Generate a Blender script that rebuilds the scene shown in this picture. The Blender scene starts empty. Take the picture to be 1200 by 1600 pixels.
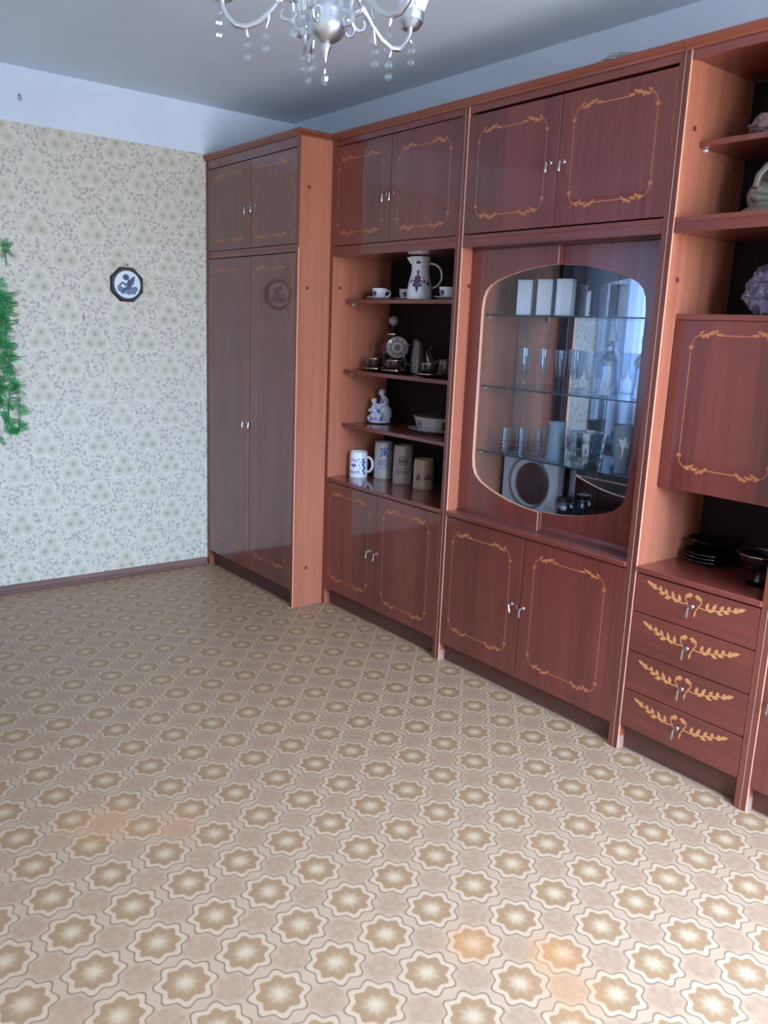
import bpy, math, random
from mathutils import Vector, Matrix
random.seed(7)
S = bpy.context.scene
COL = S.collection
R_ = math.radians

# ------------------------------------------------------------------ camera
def cam():
    yaw, pit, rol = 0.6692, -0.215, 0.0415
    F = Vector((-math.cos(yaw)*math.cos(pit), math.sin(yaw)*math.cos(pit), math.sin(pit)))
    r = F.cross(Vector((0, 0, 1))).normalized(); u = r.cross(F)
    c, s = math.cos(rol), math.sin(rol)
    r2, u2 = c*r + s*u, -s*r + c*u
    d = bpy.data.cameras.new('camera'); o = bpy.data.objects.new('camera', d); COL.objects.link(o)
    d.sensor_fit = 'HORIZONTAL'; d.sensor_width = 36; d.lens = 1313.2*36/1200; d.clip_start = .02
    m = Matrix((r2, u2, -F)).transposed().to_4x4(); m.translation = (4.3755, -2.3263, 1.393)
    o.matrix_world = m
    S.camera = o
cam()

# ------------------------------------------------------------------ world, light, exposure
S.view_settings.view_transform = 'Standard'; S.view_settings.look = 'None'
S.view_settings.gamma = 1; S.view_settings.use_curve_mapping = False
S.view_settings.exposure = 0.0
SKY = 104.0
w = bpy.data.worlds.new('overcast_sky'); S.world = w; w.use_nodes = True
nt = w.node_tree; nt.nodes.clear()
tc = nt.nodes.new('ShaderNodeTexCoord'); sp = nt.nodes.new('ShaderNodeSeparateXYZ')
cr = nt.nodes.new('ShaderNodeValToRGB'); bg = nt.nodes.new('ShaderNodeBackground'); ou = nt.nodes.new('ShaderNodeOutputWorld')
nt.links.new(tc.outputs['Generated'], sp.inputs[0]); nt.links.new(sp.outputs['Z'], cr.inputs[0])
e = cr.color_ramp.elements
e[0].position = 0.0; e[0].color = (.20, .215, .235, 1); e[1].position = .05; e[1].color = (.60*.44, .76*.44, .44, 1)   # overcast: brightness rises with height
z1 = e.new(1.0); z1.color = (.58, .75, 1.0, 1)
nt.links.new(cr.outputs[0], bg.inputs[0]); bg.inputs[1].default_value = SKY
nt.links.new(bg.outputs[0], ou.inputs[0])
def portal(name, loc, rot, sx, sy):
    d = bpy.data.lights.new(name, 'AREA'); d.shape = 'RECTANGLE'; d.size = sx; d.size_y = sy
    d.cycles.is_portal = True
    o = bpy.data.objects.new(name, d); o.location = loc; o.rotation_euler = rot; COL.objects.link(o)
WIN1 = (-1.42, -.08, .70, 2.25)      # y0 y1 z0 z1 in the wall behind the camera
WIN2 = (.30, .95, .95, 2.1)         # x0 x1 z0 z1 in the left wall, behind the curtain
XF, YL, YR, HC = 5.1, -2.62, .37, 2.499
portal('daylight_window', (XF+.04, (WIN1[0]+WIN1[1])/2, (WIN1[2]+WIN1[3])/2), (0, R_(90), 0), WIN1[3]-WIN1[2], WIN1[1]-WIN1[0])
portal('daylight_side_window', ((WIN2[0]+WIN2[1])/2, YL-.04, (WIN2[2]+WIN2[3])/2), (R_(90), 0, 0), WIN2[1]-WIN2[0], WIN2[3]-WIN2[2])
S.cycles.max_bounces = 10; S.cycles.diffuse_bounces = 8; S.cycles.glossy_bounces = 5
S.cycles.transparent_max_bounces = 40; S.cycles.transmission_bounces = 6
S.cycles.caustics_reflective = False; S.cycles.caustics_refractive = False
S.cycles.sample_clamp_indirect = 6; S.cycles.use_denoising = True

# ------------------------------------------------------------------ material helpers
class X:
    """a scalar socket with arithmetic"""
    def __init__(s, t, sock): s.t, s.s = t, sock
    def op(s, o, a, b=None, c=None):
        n = s.t.nodes.new('ShaderNodeMath'); n.operation = o
        for i, v in enumerate((a, b, c)):
            if v is None: continue
            if isinstance(v, X): s.t.links.new(v.s, n.inputs[i])
            else: n.inputs[i].default_value = v
        return X(s.t, n.outputs[0])
    def __add__(s, o): return s.op('ADD', s, o)
    __radd__ = __add__
    def __sub__(s, o): return s.op('SUBTRACT', s, o)
    def __rsub__(s, o): return s.op('SUBTRACT', o, s)
    def __mul__(s, o): return s.op('MULTIPLY', s, o)
    __rmul__ = __mul__
    def __truediv__(s, o): return s.op('DIVIDE', s, o)
    def rnd(s): return s.op('ROUND', s)
    def frac(s): return s.op('FRACT', s)
    def abs(s): return s.op('ABSOLUTE', s)
    def cos(s): return s.op('COSINE', s)
    def sqrt(s): return s.op('SQRT', s)
    def min(s, o): return s.op('MINIMUM', s, o)
    def max(s, o): return s.op('MAXIMUM', s, o)
    def pow(s, o): return s.op('POWER', s, o)
    def mod2(s): return s.op('FLOORED_MODULO', s, 2.0)
    def step(s, a, b):
        """0 below a, 1 above b (a > b gives the falling step)"""
        n = s.t.nodes.new('ShaderNodeMapRange'); n.interpolation_type = 'SMOOTHSTEP'
        s.t.links.new(s.s, n.inputs[0])
        if a < b: n.inputs[1].default_value, n.inputs[2].default_value, n.inputs[3].default_value, n.inputs[4].default_value = a, b, 0, 1
        else: n.inputs[1].default_value, n.inputs[2].default_value, n.inputs[3].default_value, n.inputs[4].default_value = b, a, 1, 0
        return X(s.t, n.outputs[0])
def lin(r, g, b):
    f = lambda c: (c/255/12.92) if c/255 <= .04045 else ((c/255+.055)/1.055)**2.4
    return (f(r), f(g), f(b), 1)
def mixc(t, fac, a, b):
    n = t.nodes.new('ShaderNodeMix'); n.data_type = 'RGBA'
    for i, v in ((0, fac), (6, a), (7, b)):
        if isinstance(v, X): t.links.new(v.s, n.inputs[i])
        elif hasattr(v, 'is_output'): t.links.new(v, n.inputs[i])
        else: n.inputs[i].default_value = v
    return n.outputs[2]
def mulc(t, a, col):
    n = t.nodes.new('ShaderNodeMix'); n.data_type = 'RGBA'; n.blend_type = 'MULTIPLY'; n.inputs[0].default_value = 1
    t.links.new(a, n.inputs[6]); n.inputs[7].default_value = (*col, 1)
    return n.outputs[2]
def mat(name, col=(.5, .5, .5, 1), rough=.5, metal=0, coat=0, spec=.5, coat_rough=.03):
    m = bpy.data.materials.new(name); m.use_nodes = True
    b = m.node_tree.nodes['Principled BSDF']
    b.inputs['Base Color'].default_value = col; b.inputs['Roughness'].default_value = rough
    b.inputs['Metallic'].default_value = metal; b.inputs['Coat Weight'].default_value = coat
    b.inputs['Coat Roughness'].default_value = coat_rough; b.inputs['Specular IOR Level'].default_value = spec
    m.diffuse_color = col
    return m
def bsdf(m): return m.node_tree.nodes['Principled BSDF']
def pos(m):
    t = m.node_tree; g = t.nodes.new('ShaderNodeNewGeometry'); s = t.nodes.new('ShaderNodeSeparateXYZ')
    t.links.new(g.outputs['Position'], s.inputs[0])
    return t, X(t, s.outputs[0]), X(t, s.outputs[1]), X(t, s.outputs[2]), g.outputs['Position']
def noise(t, vec, scale, sc=(1, 1, 1), detail=3, rough=.55):
    mp = t.nodes.new('ShaderNodeMapping'); mp.inputs['Scale'].default_value = sc
    t.links.new(vec, mp.inputs[0])
    n = t.nodes.new('ShaderNodeTexNoise'); n.inputs['Scale'].default_value = scale
    n.inputs['Detail'].default_value = detail; n.inputs['Roughness'].default_value = rough
    t.links.new(mp.outputs[0], n.inputs['Vector'])
    return X(t, n.outputs['Fac'])
def wood(name, c1, c2, rough, coat, grain='z', sc=55, spec=.5):
    m = mat(name, c1, rough, coat=coat, spec=spec)
    t, x, y, z, p = pos(m)
    st = {'z': (1, 1, .035), 'x': (.035, 1, 1), 'y': (1, .035, 1)}[grain]
    a = noise(t, p, sc, st, 4, .6)
    b = noise(t, p, sc*.12, st, 2, .5)
    f = (a*.55 + b*.6).step(.38, .78)
    t.links.new(mixc(t, f, c1, c2), bsdf(m).inputs['Base Color'])
    return m
M = {}
M['mahogany'] = wood('mahogany_veneer', lin(122, 55, 47), lin(92, 38, 33), .32, .9)
M['mahogany_h'] = wood('mahogany_veneer_horizontal', lin(124, 57, 47), lin(96, 42, 35), .32, .8, 'x')
M['mahogany_edge'] = wood('mahogany_edge', lin(128, 66, 48), lin(98, 46, 34), .4, .3)
M['cornice'] = wood('cornice_wood', lin(138, 70, 50), lin(110, 52, 38), .4, .3, 'x')
M['alder'] = wood('light_side_veneer', lin(182, 112, 86), lin(162, 92, 68), .42, .25, 'z', 40)
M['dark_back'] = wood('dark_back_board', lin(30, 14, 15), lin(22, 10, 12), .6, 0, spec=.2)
M['kick'] = wood('kick_board', lin(98, 60, 52), lin(76, 44, 40), .5, 0, 'x')
M['skirting'] = wood('skirting_board', lin(142, 112, 102), lin(112, 84, 76), .5, 0, 'y')
M['inlay'] = mat('inlay_line', lin(184, 112, 72), .4, coat=.4)
M['inlay_gold'] = mat('inlay_floral', lin(200, 136, 86), .4, coat=.3)
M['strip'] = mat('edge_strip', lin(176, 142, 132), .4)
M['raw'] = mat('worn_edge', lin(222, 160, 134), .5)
M['plug'] = mat('brown_plug', lin(96, 46, 36), .5)
M['steel'] = mat('handle_metal', (.55, .5, .5, 1), .22, 1)
M['silver'] = mat('chandelier_silver', (.66, .68, .72, 1), .34, 1)
M['pin'] = mat('white_plastic', (.8, .8, .8, 1), .4)
M['porcelain'] = mat('white_porcelain', lin(232, 232, 236), .25, coat=.8)
M['purple'] = mat('purple_glaze', lin(104, 40, 92), .3, coat=.6)
M['navy'] = mat('navy_glaze', lin(50, 40, 84), .3, coat=.6)
M['blue'] = mat('cobalt_glaze', lin(52, 78, 170), .3, coat=.6)
M['stone'] = mat('grey_stoneware', lin(186, 178, 178), .3, coat=.7)
M['stone2'] = mat('warm_stoneware', lin(160, 146, 140), .32, coat=.6)
M['tan'] = mat('tan_stoneware', lin(168, 140, 120), .35, coat=.5)
M['print'] = mat('grey_print', lin(78, 72, 86), .4, coat=.4)
M['printbrown'] = mat('brown_print', lin(110, 72, 62), .4, coat=.4)
M['ebony'] = mat('dark_glaze', lin(58, 36, 34), .15, coat=1)
M['mocha'] = mat('mocha_glaze', lin(84, 68, 68), .2, coat=.8)
M['gold'] = mat('gold_rim', (.62, .5, .36, 1), .2, 1)
M['figure'] = mat('figurine_porcelain', lin(206, 208, 224), .25, coat=.8)
M['bisque'] = mat('figurine_bisque', lin(228, 206, 190), .35, coat=.5)
M['black'] = mat('black_lacquer', lin(22, 24, 32), .45, coat=.1)
M['plate_white'] = mat('white_plate', lin(236, 242, 250), .3, coat=.5)
M['plate_ink'] = mat('plate_ink', lin(62, 76, 110), .4)
M['plate_ink2'] = mat('plate_ink_pale', lin(112, 128, 160), .4)
M['white'] = mat('white_card', lin(222, 226, 236), .6)
M['disc'] = mat('brown_disc', lin(92, 68, 70), .3, coat=.4)
M['lid'] = mat('dark_lid', lin(44, 36, 42), .3)
M['darkwood'] = wood('dark_wood', lin(44, 30, 30), lin(30, 20, 22), .4, .2, 'x')
M['bronze'] = mat('bronze_stone', lin(112, 104, 90), .3, coat=.6)
M['dry'] = mat('dry_stalk', lin(110, 108, 100), .8)
M['soot'] = mat('dark_lump', lin(66, 52, 54), .8)
M['wire'] = mat('grey_metal', (.3, .3, .32, 1), .4, .8)
M['frost'] = mat('frosted_shade', lin(226, 230, 238), .35)
M['frame_white'] = mat('window_frame_paint', lin(236, 238, 240), .4)
def mineral(name, c1, c2, rough, sc):
    m = mat(name, c1, rough); t, x, y, z, p = pos(m)
    f = noise(t, p, sc, (1, 1, 1), 4).step(.35, .65)
    t.links.new(mixc(t, f, c1, c2), bsdf(m).inputs['Base Color'])
    return m
M['amethyst'] = mineral('amethyst_crystal', lin(128, 118, 140), lin(84, 74, 98), .25, 40)
M['rock'] = mineral('pink_rough_rock', lin(150, 126, 120), lin(104, 86, 84), .8, 60)
M['leafA'] = mineral('plastic_leaf', lin(36, 150, 70), lin(18, 96, 46), .5, 30)
M['leafB'] = mineral('plastic_leaf_pale', lin(80, 176, 104), lin(40, 130, 70), .5, 30)
def glass(name, tint, ior, boost=0., dark=0.):
    """thin clear glass: fresnel mix of a transparent and a mirror-like closure"""
    m = bpy.data.materials.new(name); m.use_nodes = True; t = m.node_tree; t.nodes.clear()
    o = t.nodes.new('ShaderNodeOutputMaterial'); tr = t.nodes.new('ShaderNodeBsdfTransparent'); tr.inputs[0].default_value = tint
    g = t.nodes.new('ShaderNodeBsdfGlossy'); g.inputs['Roughness'].default_value = .03; g.inputs[0].default_value = (.95, .97, 1, 1)
    fr = t.nodes.new('ShaderNodeFresnel'); ge = t.nodes.new('ShaderNodeNewGeometry')
    k = X(t, ge.outputs['Backfacing'])                 # same reflectance from both faces (thin glass)
    t.links.new((k*(1/ior - ior) + ior).s, fr.inputs[0])
    f = X(t, fr.outputs[0])
    f = (f + boost).min(1.0)
    mx = t.nodes.new('ShaderNodeMixShader'); t.links.new(f.s, mx.inputs[0]); t.links.new(tr.outputs[0], mx.inputs[1]); t.links.new(g.outputs[0], mx.inputs[2])
    t.links.new(mx.outputs[0], o.inputs[0])
    return m
M['pane'] = glass('clear_pane', (.93, .95, .97, 1), 1.45)
M['shelf_glass'] = glass('glass_shelf', (.80, .88, .90, 1), 1.5)
M['shelf_edge'] = mat('glass_shelf_edge', lin(42, 60, 70), .2)
M['crystal'] = glass('clear_glassware', (.90, .93, .97, 1), 1.55, .035)
M['cut'] = glass('cut_crystal', (.74, .81, .88, 1), 1.7, .18)
M['bead'] = glass('chandelier_crystal', (.93, .95, .98, 1), 1.5, .10)
M['dark_glass'] = glass('dark_glassware', (.30, .30, .36, 1), 1.5, .03)
M['frosted'] = mat('frosted_glass', lin(150, 170, 188), .5); bsdf(M['frosted']).inputs['Alpha'].default_value = .75
M['mirror'] = mat('mirror', (.80, .84, .88, 1), .01, 1)
M['reddot'] = mat('red_enamel', lin(150, 60, 80), .3)

def ceiling_mat(name, c):
    m = mat(name, c, .8); t, x, y, z, p = pos(m)
    f = noise(t, p, 2.2, (1, 1, 1), 3).step(.3, .7)
    k = lambda q, a: (q[0]*a, q[1]*a, q[2]*a, 1)
    t.links.new(mixc(t, f, k(c, .96), c), bsdf(m).inputs['Base Color'])
    return m
M['ceil'] = ceiling_mat('ceiling_whitewash', lin(222, 232, 242))
M['paint'] = ceiling_mat('white_wall_paint', lin(228, 238, 250))

def wallpaper(name, ax):
    m = mat(name, (1, 1, 1, 1), .6); t, x, y, z, p = pos(m)
    h = y if ax == 'y' else x
    u = (h + .797)/.268; v = (z - 2.077)/.266
    def tre(du, dv):
        a = ((u + du) - (u + du).rnd())*.268; b = ((v + dv) - (v + dv).rnd())*.266
        d = None
        for ca, cb in ((0, .027), (-.028, -.022), (.028, -.022)):
            r = ((a-ca)*(a-ca) + (b-cb)*(b-cb)).sqrt()
            d = r if d is None else d.min(r)
        return d
    d = tre(0, 0).min(tre(.5, .5))
    n = noise(t, p, 26, (1, 1, 1), 3)
    base = mixc(t, n.step(.3, .7), lin(214, 206, 200), lin(226, 221, 216))
    vo = t.nodes.new('ShaderNodeTexVoronoi'); vo.inputs['Scale'].default_value = 50; t.links.new(p, vo.inputs['Vector'])
    vd = X(t, vo.outputs['Distance'])
    vo2 = t.nodes.new('ShaderNodeTexVoronoi'); vo2.inputs['Scale'].default_value = 66; t.links.new(p, vo2.inputs['Vector'])
    vd2 = X(t, vo2.outputs['Distance'])
    spk = vd.step(.50, .22)*d.step(.036, .046)
    spk2 = vd2.step(.46, .2)*d.step(.036, .046)*n.step(.45, .55)
    spk3 = vd2.step(.40, .15)*d.step(.02, .026)
    c = mixc(t, spk*.6, base, lin(152, 143, 144))
    c = mixc(t, spk2*.4, c, lin(166, 154, 138))
    halo = d.step(.046, .040)
    c = mixc(t, halo*.75, c, lin(228, 224, 217))
    vr = noise(t, p, 2.6, (1, 1, 1), 2).step(.3, .65)*.6 + .4
    c = mixc(t, d.step(.039, .026)*.42*vr, c, lin(190, 184, 164))
    c = mixc(t, spk3*.4, c, lin(176, 170, 160))
    c = mixc(t, d.step(.028, .014)*.25, c, lin(184, 180, 166))
    c = mixc(t, d.step(.0165, .003)*.55*vr, c, lin(140, 136, 108))
    c = mulc(t, c, (1, 1, .90))
    t.links.new(c, bsdf(m).inputs['Base Color'])
    return m
M['wallpaper'] = wallpaper('trefoil_wallpaper', 'y')
M['wallpaper_x'] = wallpaper('trefoil_wallpaper_side', 'x')

def lino():
    m = mat('patterned_linoleum', (1, 1, 1, 1), .42, spec=.4); t, x, y, z, p = pos(m)
    # inverse of the measured lattice
    dx, dy = x - 2.7799, y + 1.8150
    v = dy/.14837; u = (dx + .00581*v)/.14821
    wob = (noise(t, p, 30, (1, 1, 1), 2) - .5)*.03
    du, dv = u - u.rnd(), v - v.rnd()                  # nearest medallion
    a, b = du + dv, du - dv
    r = (a*a + b*b).sqrt() + wob
    th = b.op('ARCTAN2', b, a)
    c8, c16 = (th*8.0).cos(), (th*40.0).cos()
    f = r/(1.0 - .105*c8)
    g = r/(1.0 - .10*c8 + .018*c16)
    pu, pv = .5 - du.abs(), .5 - dv.abs()              # nearest plain patch
    r2 = ((pu+pv)*(pu+pv) + (pu-pv)*(pu-pv)).sqrt()
    fine = noise(t, p, 260, (1, 1, 1), 2)
    blot = noise(t, p, 55, (1, 1, 1), 4)
    cream = mixc(t, fine.step(.3, .7), lin(200, 180, 164), lin(212, 193, 177))
    med = mixc(t, g.step(.462, .445), cream, mixc(t, (g + (blot-.5)*.14).step(.02, .34), lin(212, 196, 176), mixc(t, fine.step(.3, .7), lin(160, 132, 108), lin(172, 145, 120))))
    plain = mixc(t, (r2 + (blot-.5)*.25).step(.50, .24), lin(196, 175, 159), mixc(t, (blot*.6+fine*.4).step(.34, .66), lin(172, 147, 132), lin(189, 165, 149)))
    c = mixc(t, f.step(.60, .63), med, plain)
    ring = f.step(.568, .59)*f.step(.634, .612)
    c = mixc(t, ring*.9, c, lin(132, 118, 108))
    # worn orange patches, dust along the wall
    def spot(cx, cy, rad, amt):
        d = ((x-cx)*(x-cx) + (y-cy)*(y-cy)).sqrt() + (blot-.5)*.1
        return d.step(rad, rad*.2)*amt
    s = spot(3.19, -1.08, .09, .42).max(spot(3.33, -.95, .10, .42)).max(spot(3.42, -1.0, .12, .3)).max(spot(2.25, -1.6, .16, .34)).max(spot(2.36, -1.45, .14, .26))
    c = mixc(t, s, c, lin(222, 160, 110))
    c = mulc(t, mixc(t, .22, c, lin(120, 76, 40)), (.89, .82, .69))
    t.links.new(c, bsdf(m).inputs['Base Color'])
    t.links.new((fine*.12 + .36).s, bsdf(m).inputs['Roughness'])
    return m
M['lino'] = lino()
def fabric(name, c, translucent):
    m = bpy.data.materials.new(name); m.use_nodes = True; t = m.node_tree; t.nodes.clear()
    o = t.nodes.new('ShaderNodeOutputMaterial'); d = t.nodes.new('ShaderNodeBsdfDiffuse'); d.inputs[0].default_value = c
    tr = t.nodes.new('ShaderNodeBsdfTranslucent'); tr.inputs[0].default_value = c
    mx = t.nodes.new('ShaderNodeMixShader'); mx.inputs[0].default_value = translucent
    t.links.new(d.outputs[0], mx.inputs[1]); t.links.new(tr.outputs[0], mx.inputs[2]); t.links.new(mx.outputs[0], o.inputs[0])
    return m
M['curtain'] = fabric('curtain_cloth', lin(190, 205, 224), .12)

# ------------------------------------------------------------------ mesh helpers
class MB:
    def __init__(s, org=(0, 0, 0)): s.v, s.f, s.m, s.o = [], [], [], Vector(org)
    def add(s, vs, fs, mi=0):
        n = len(s.v); s.v += [tuple(Vector(q) - s.o) for q in vs]
        s.f += [tuple(n+i for i in f) for f in fs]; s.m += [mi]*len(fs)
        return s
    def box(s, x0, x1, y0, y1, z0, z1, c=0., mi=0):
        if c <= 0:
            v = [(x, y, z) for x in (x0, x1) for y in (y0, y1) for z in (z0, z1)]
            return s.add(v, [(0, 1, 3, 2), (4, 6, 7, 5), (0, 4, 5, 1), (2, 3, 7, 6), (0, 2, 6, 4), (1, 5, 7, 3)], mi)
        L = ((x0, x1), (y0, y1), (z0, z1)); sg = (1, -1); v = []; idx = {}
        for i in (0, 1):
            for j in (0, 1):
                for k in (0, 1):
                    for a in range(3):      # vertex lying on the face normal to axis a
                        q = [L[0][i], L[1][j], L[2][k]]; b = (i, j, k)
                        for d in range(3):
                            if d != a: q[d] += c*sg[b[d]]
                        idx[(i, j, k, a)] = len(v); v.append(tuple(q))
        fs = []
        for a in range(3):
            d, e = [q for q in range(3) if q != a]
            for s_ in (0, 1):
                def key(p, q):
                    b = [0, 0, 0]; b[a] = s_; b[d] = p; b[e] = q; return idx[(*b, a)]
                fs.append((key(0, 0), key(1, 0), key(1, 1), key(0, 1)))
        for a in range(3):                  # edges along axis a
            d, e = [q for q in range(3) if q != a]
            for p in (0, 1):
                for q in (0, 1):
                    b0 = [0, 0, 0]; b0[d] = p; b0[e] = q; b1 = list(b0); b1[a] = 1
                    fs.append((idx[(*b0, d)], idx[(*b1, d)], idx[(*b1, e)], idx[(*b0, e)]))
        for i in (0, 1):
            for j in (0, 1):
                for k in (0, 1): fs.append(tuple(idx[(i, j, k, a)] for a in range(3)))
        return s.add(v, fs, mi)
    def lathe(s, prof, seg=24, c=(0, 0, 0), mi=0, squash=None):
        n0 = []; v = []; fs = []
        for r, z in prof:
            if r < 1e-6: n0.append((len(v), 1)); v.append((c[0], c[1], c[2]+z))
            else:
                n0.append((len(v), seg))
                for i in range(seg):
                    a = 2*math.pi*i/seg; k = squash(a) if squash else 1
                    v.append((c[0]+r*k*math.cos(a), c[1]+r*k*math.sin(a), c[2]+z))
        for (a, na), (b, nb) in zip(n0, n0[1:]):
            for i in range(seg):
                j = (i+1) % seg
                if na == 1 and nb == 1: break
                if na == 1: fs.append((a, b+j, b+i))
                elif nb == 1: fs.append((a+i, a+j, b))
                else: fs.append((a+i, a+j, b+j, b+i))
        return s.add(v, fs, mi)
    def tube(s, pts, r, seg=8, mi=0, flat=1.):
        P = [Vector(p) for p in pts]; n = len(P)
        rr = r if isinstance(r, (list, tuple)) else [r]*n
        t0 = (P[1]-P[0]).normalized(); a = t0.orthogonal().normalized(); v = []; fs = []
        for i in range(n):
            t = (P[min(i+1, n-1)] - P[max(i-1, 0)]).normalized()
            a = (a - t*a.dot(t)).normalized(); b = t.cross(a)
            for k in range(seg):
                q = 2*math.pi*k/seg
                v.append(tuple(P[i] + a*math.cos(q)*rr[i] + b*math.sin(q)*rr[i]*flat))
        for i in range(n-1):
            for k in range(seg):
                j = (k+1) % seg
                fs.append((i*seg+k, i*seg+j, (i+1)*seg+j, (i+1)*seg+k))
        fs.append(tuple(range(seg))[::-1]); fs.append(tuple((n-1)*seg+k for k in range(seg)))
        return s.add(v, fs, mi)
    def ball(s, c, r, seg=12, rings=8, mi=0, rot=None):
        rx, ry, rz = (r, r, r) if not isinstance(r, (list, tuple)) else r
        v = [(0, 0, rz)]; fs = []
        for i in range(1, rings):
            p = math.pi*i/rings
            v += [(rx*math.sin(p)*math.cos(2*math.pi*k/seg), ry*math.sin(p)*math.sin(2*math.pi*k/seg), rz*math.cos(p)) for k in range(seg)]
        v.append((0, 0, -rz)); L = len(v)-1
        for k in range(seg): fs.append((0, 1+k, 1+(k+1) % seg))
        for i in range(rings-2):
            for k in range(seg):
                j = (k+1) % seg; fs.append((1+i*seg+k, 1+(i+1)*seg+k, 1+(i+1)*seg+j, 1+i*seg+j))
        b = 1+(rings-2)*seg
        for k in range(seg): fs.append((b+k, L, b+(k+1) % seg))
        if rot: v = [tuple(rot @ Vector(q)) for q in v]
        return s.add([(q[0]+c[0], q[1]+c[1], q[2]+c[2]) for q in v], fs, mi)
    def poly(s, pts, mi=0):
        return s.add(pts, [tuple(range(len(pts)))], mi)
    def prism(s, pts2, to3, depth, mi=0, mi_side=None, back=True):
        """pts2: simple polygon; to3(p, d) gives the 3-D point at depth d"""
        from mathutils.geometry import tessellate_polygon
        tri = tessellate_polygon([[Vector((p[0], p[1], 0)) for p in pts2]])
        n = len(pts2)
        v = [to3(p, 0) for p in pts2] + [to3(p, depth) for p in pts2]
        fs = [tuple(t) for t in tri] + ([tuple(i+n for i in t[::-1]) for t in tri] if back else [])
        s.add(v, fs, mi)
        s.add(v, [(i, (i+1) % n, (i+1) % n+n, i+n) for i in range(n)], mi if mi_side is None else mi_side)
        return s
    def obj(s, name, mats, parent=None, smooth=False, sharp=35):
        me = bpy.data.meshes.new(name); me.from_pydata(s.v, [], s.f)
        for k in (mats if isinstance(mats, (list, tuple)) else [mats]): me.materials.append(M[k])
        me.polygons.foreach_set('material_index', s.m)
        import bmesh
        bm = bmesh.new(); bm.from_mesh(me)
        bmesh.ops.recalc_face_normals(bm, faces=bm.faces)
        bm.to_mesh(me); bm.free()
        if smooth:
            me.polygons.foreach_set('use_smooth', [True]*len(me.polygons))
            me.set_sharp_from_angle(angle=R_(sharp))
        me.update()
        o = bpy.data.objects.new(name, me); COL.objects.link(o)
        if parent is not None: o.parent = parent
        return o
def tag(o, label, cat, group=None, kind=None):
    o['label'] = label; o['category'] = cat
    if group: o['group'] = group
    if kind: o['kind'] = kind
    return o
def empty(name, loc, label, cat, group=None, rz=0):
    o = bpy.data.objects.new(name, None); o.empty_display_size = .05; COL.objects.link(o)
    o.location = loc; o.rotation_euler = (0, 0, rz)
    return tag(o, label, cat, group)
def dup(o, parent=None):
    c = o.copy(); COL.objects.link(c); c.parent = parent
    for ch in list(o.children): dup(ch, c)
    return c
def again(root, loc, label, rz=None):
    c = dup(root); c.location = loc; c['label'] = label
    if rz is not None: c.rotation_euler = (0, 0, rz)
    return c
def struct(o):
    o['kind'] = 'structure'; return o

# ------------------------------------------------------------------ room
def plate_with_hole(mb, a0, a1, b0, b1, h, to):
    """wall slab split into four boxes round one opening; to(a0,a1,b0,b1) -> box args"""
    ha0, ha1, hb0, hb1 = h
    for q in ((a0, ha0, b0, b1), (ha1, a1, b0, b1), (ha0, ha1, b0, hb0), (ha0, ha1, hb1, b1)): mb.box(*to(*q))
T = .14
struct(MB().box(-T, XF+T, YL-T, YR+T, -.1, 0).obj('floor', 'lino'))
struct(MB().box(-T, XF+T, YL-T, YR+T, HC, HC+.1).obj('ceiling', 'ceil'))
wb = struct(MB().box(-T, 0, YL-T, YR+T, 0, HC).obj('wall_back', 'paint'))
MB().box(0, .0025, YL, YR, 0, 2.2572).obj('wallpaper', 'wallpaper', wb)
struct(MB().box(0, XF+T, YR, YR+T, 0, HC).obj('wall_right', 'paint'))
mb = MB(); plate_with_hole(mb, 0, XF+T, 0, HC, WIN2, lambda a0, a1, b0, b1: (a0, a1, YL-T, YL, b0, b1))
wl = struct(mb.obj('wall_left', 'paint'))
mb = MB(); plate_with_hole(mb, .003, XF, 0.0, 2.2572, WIN2, lambda a0, a1, b0, b1: (a0, a1, YL, YL+.0025, b0, b1))
mb.obj('wallpaper', 'wallpaper_x', wl)
mb = MB(); plate_with_hole(mb, YL, YR, 0, HC, WIN1, lambda a0, a1, b0, b1: (XF, XF+T, a0, a1, b0, b1))
struct(mb.obj('wall_front', 'paint'))
mb = MB(); mb.box(.0025, .016, YL+.003, -.18, 0, .042, .003); mb.box(.0025, .024, YL+.003, -.18, 0, .014, .003)
struct(mb.obj('baseboard_back', 'skirting'))
def window(name, horiz, h, p0, p1, cuts):
    a0, a1, b0, b1 = h; mb = MB(); g = MB(); fw = .055
    def bx(m, x0, x1, z0, z1, d0, d1):
        if horiz == 'y': m.box(d0, d1, x0, x1, z0, z1, .003 if m is mb else 0)
        else: m.box(x0, x1, d0, d1, z0, z1, .003 if m is mb else 0)
    bx(mb, a0, a1, b0, b0+fw, p0, p1); bx(mb, a0, a1, b1-fw, b1, p0, p1)
    bx(mb, a0, a0+fw, b0+fw, b1-fw, p0, p1); bx(mb, a1-fw, a1, b0+fw, b1-fw, p0, p1)
    for c in cuts: bx(mb, c-.04, c+.04, b0+fw, b1-fw, p0, p1)
    f = struct(mb.obj(name, 'frame_white'))
    xs = [a0+fw] + sum(([c-.04, c+.04] for c in cuts), []) + [a1-fw]; pm = (p0+p1)/2
    for x0, x1 in zip(xs[::2], xs[1::2]):
        g = MB(); bx(g, x0, x1, b0+fw, b1-fw, pm-.002, pm+.002); g.obj('pane', 'pane', f)
    return f
window('window_1', 'y', WIN1, XF+.02, XF+.08, (-.9,))
window('window_2', 'x', WIN2, YL-.08, YL-.02, (.6,))

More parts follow.
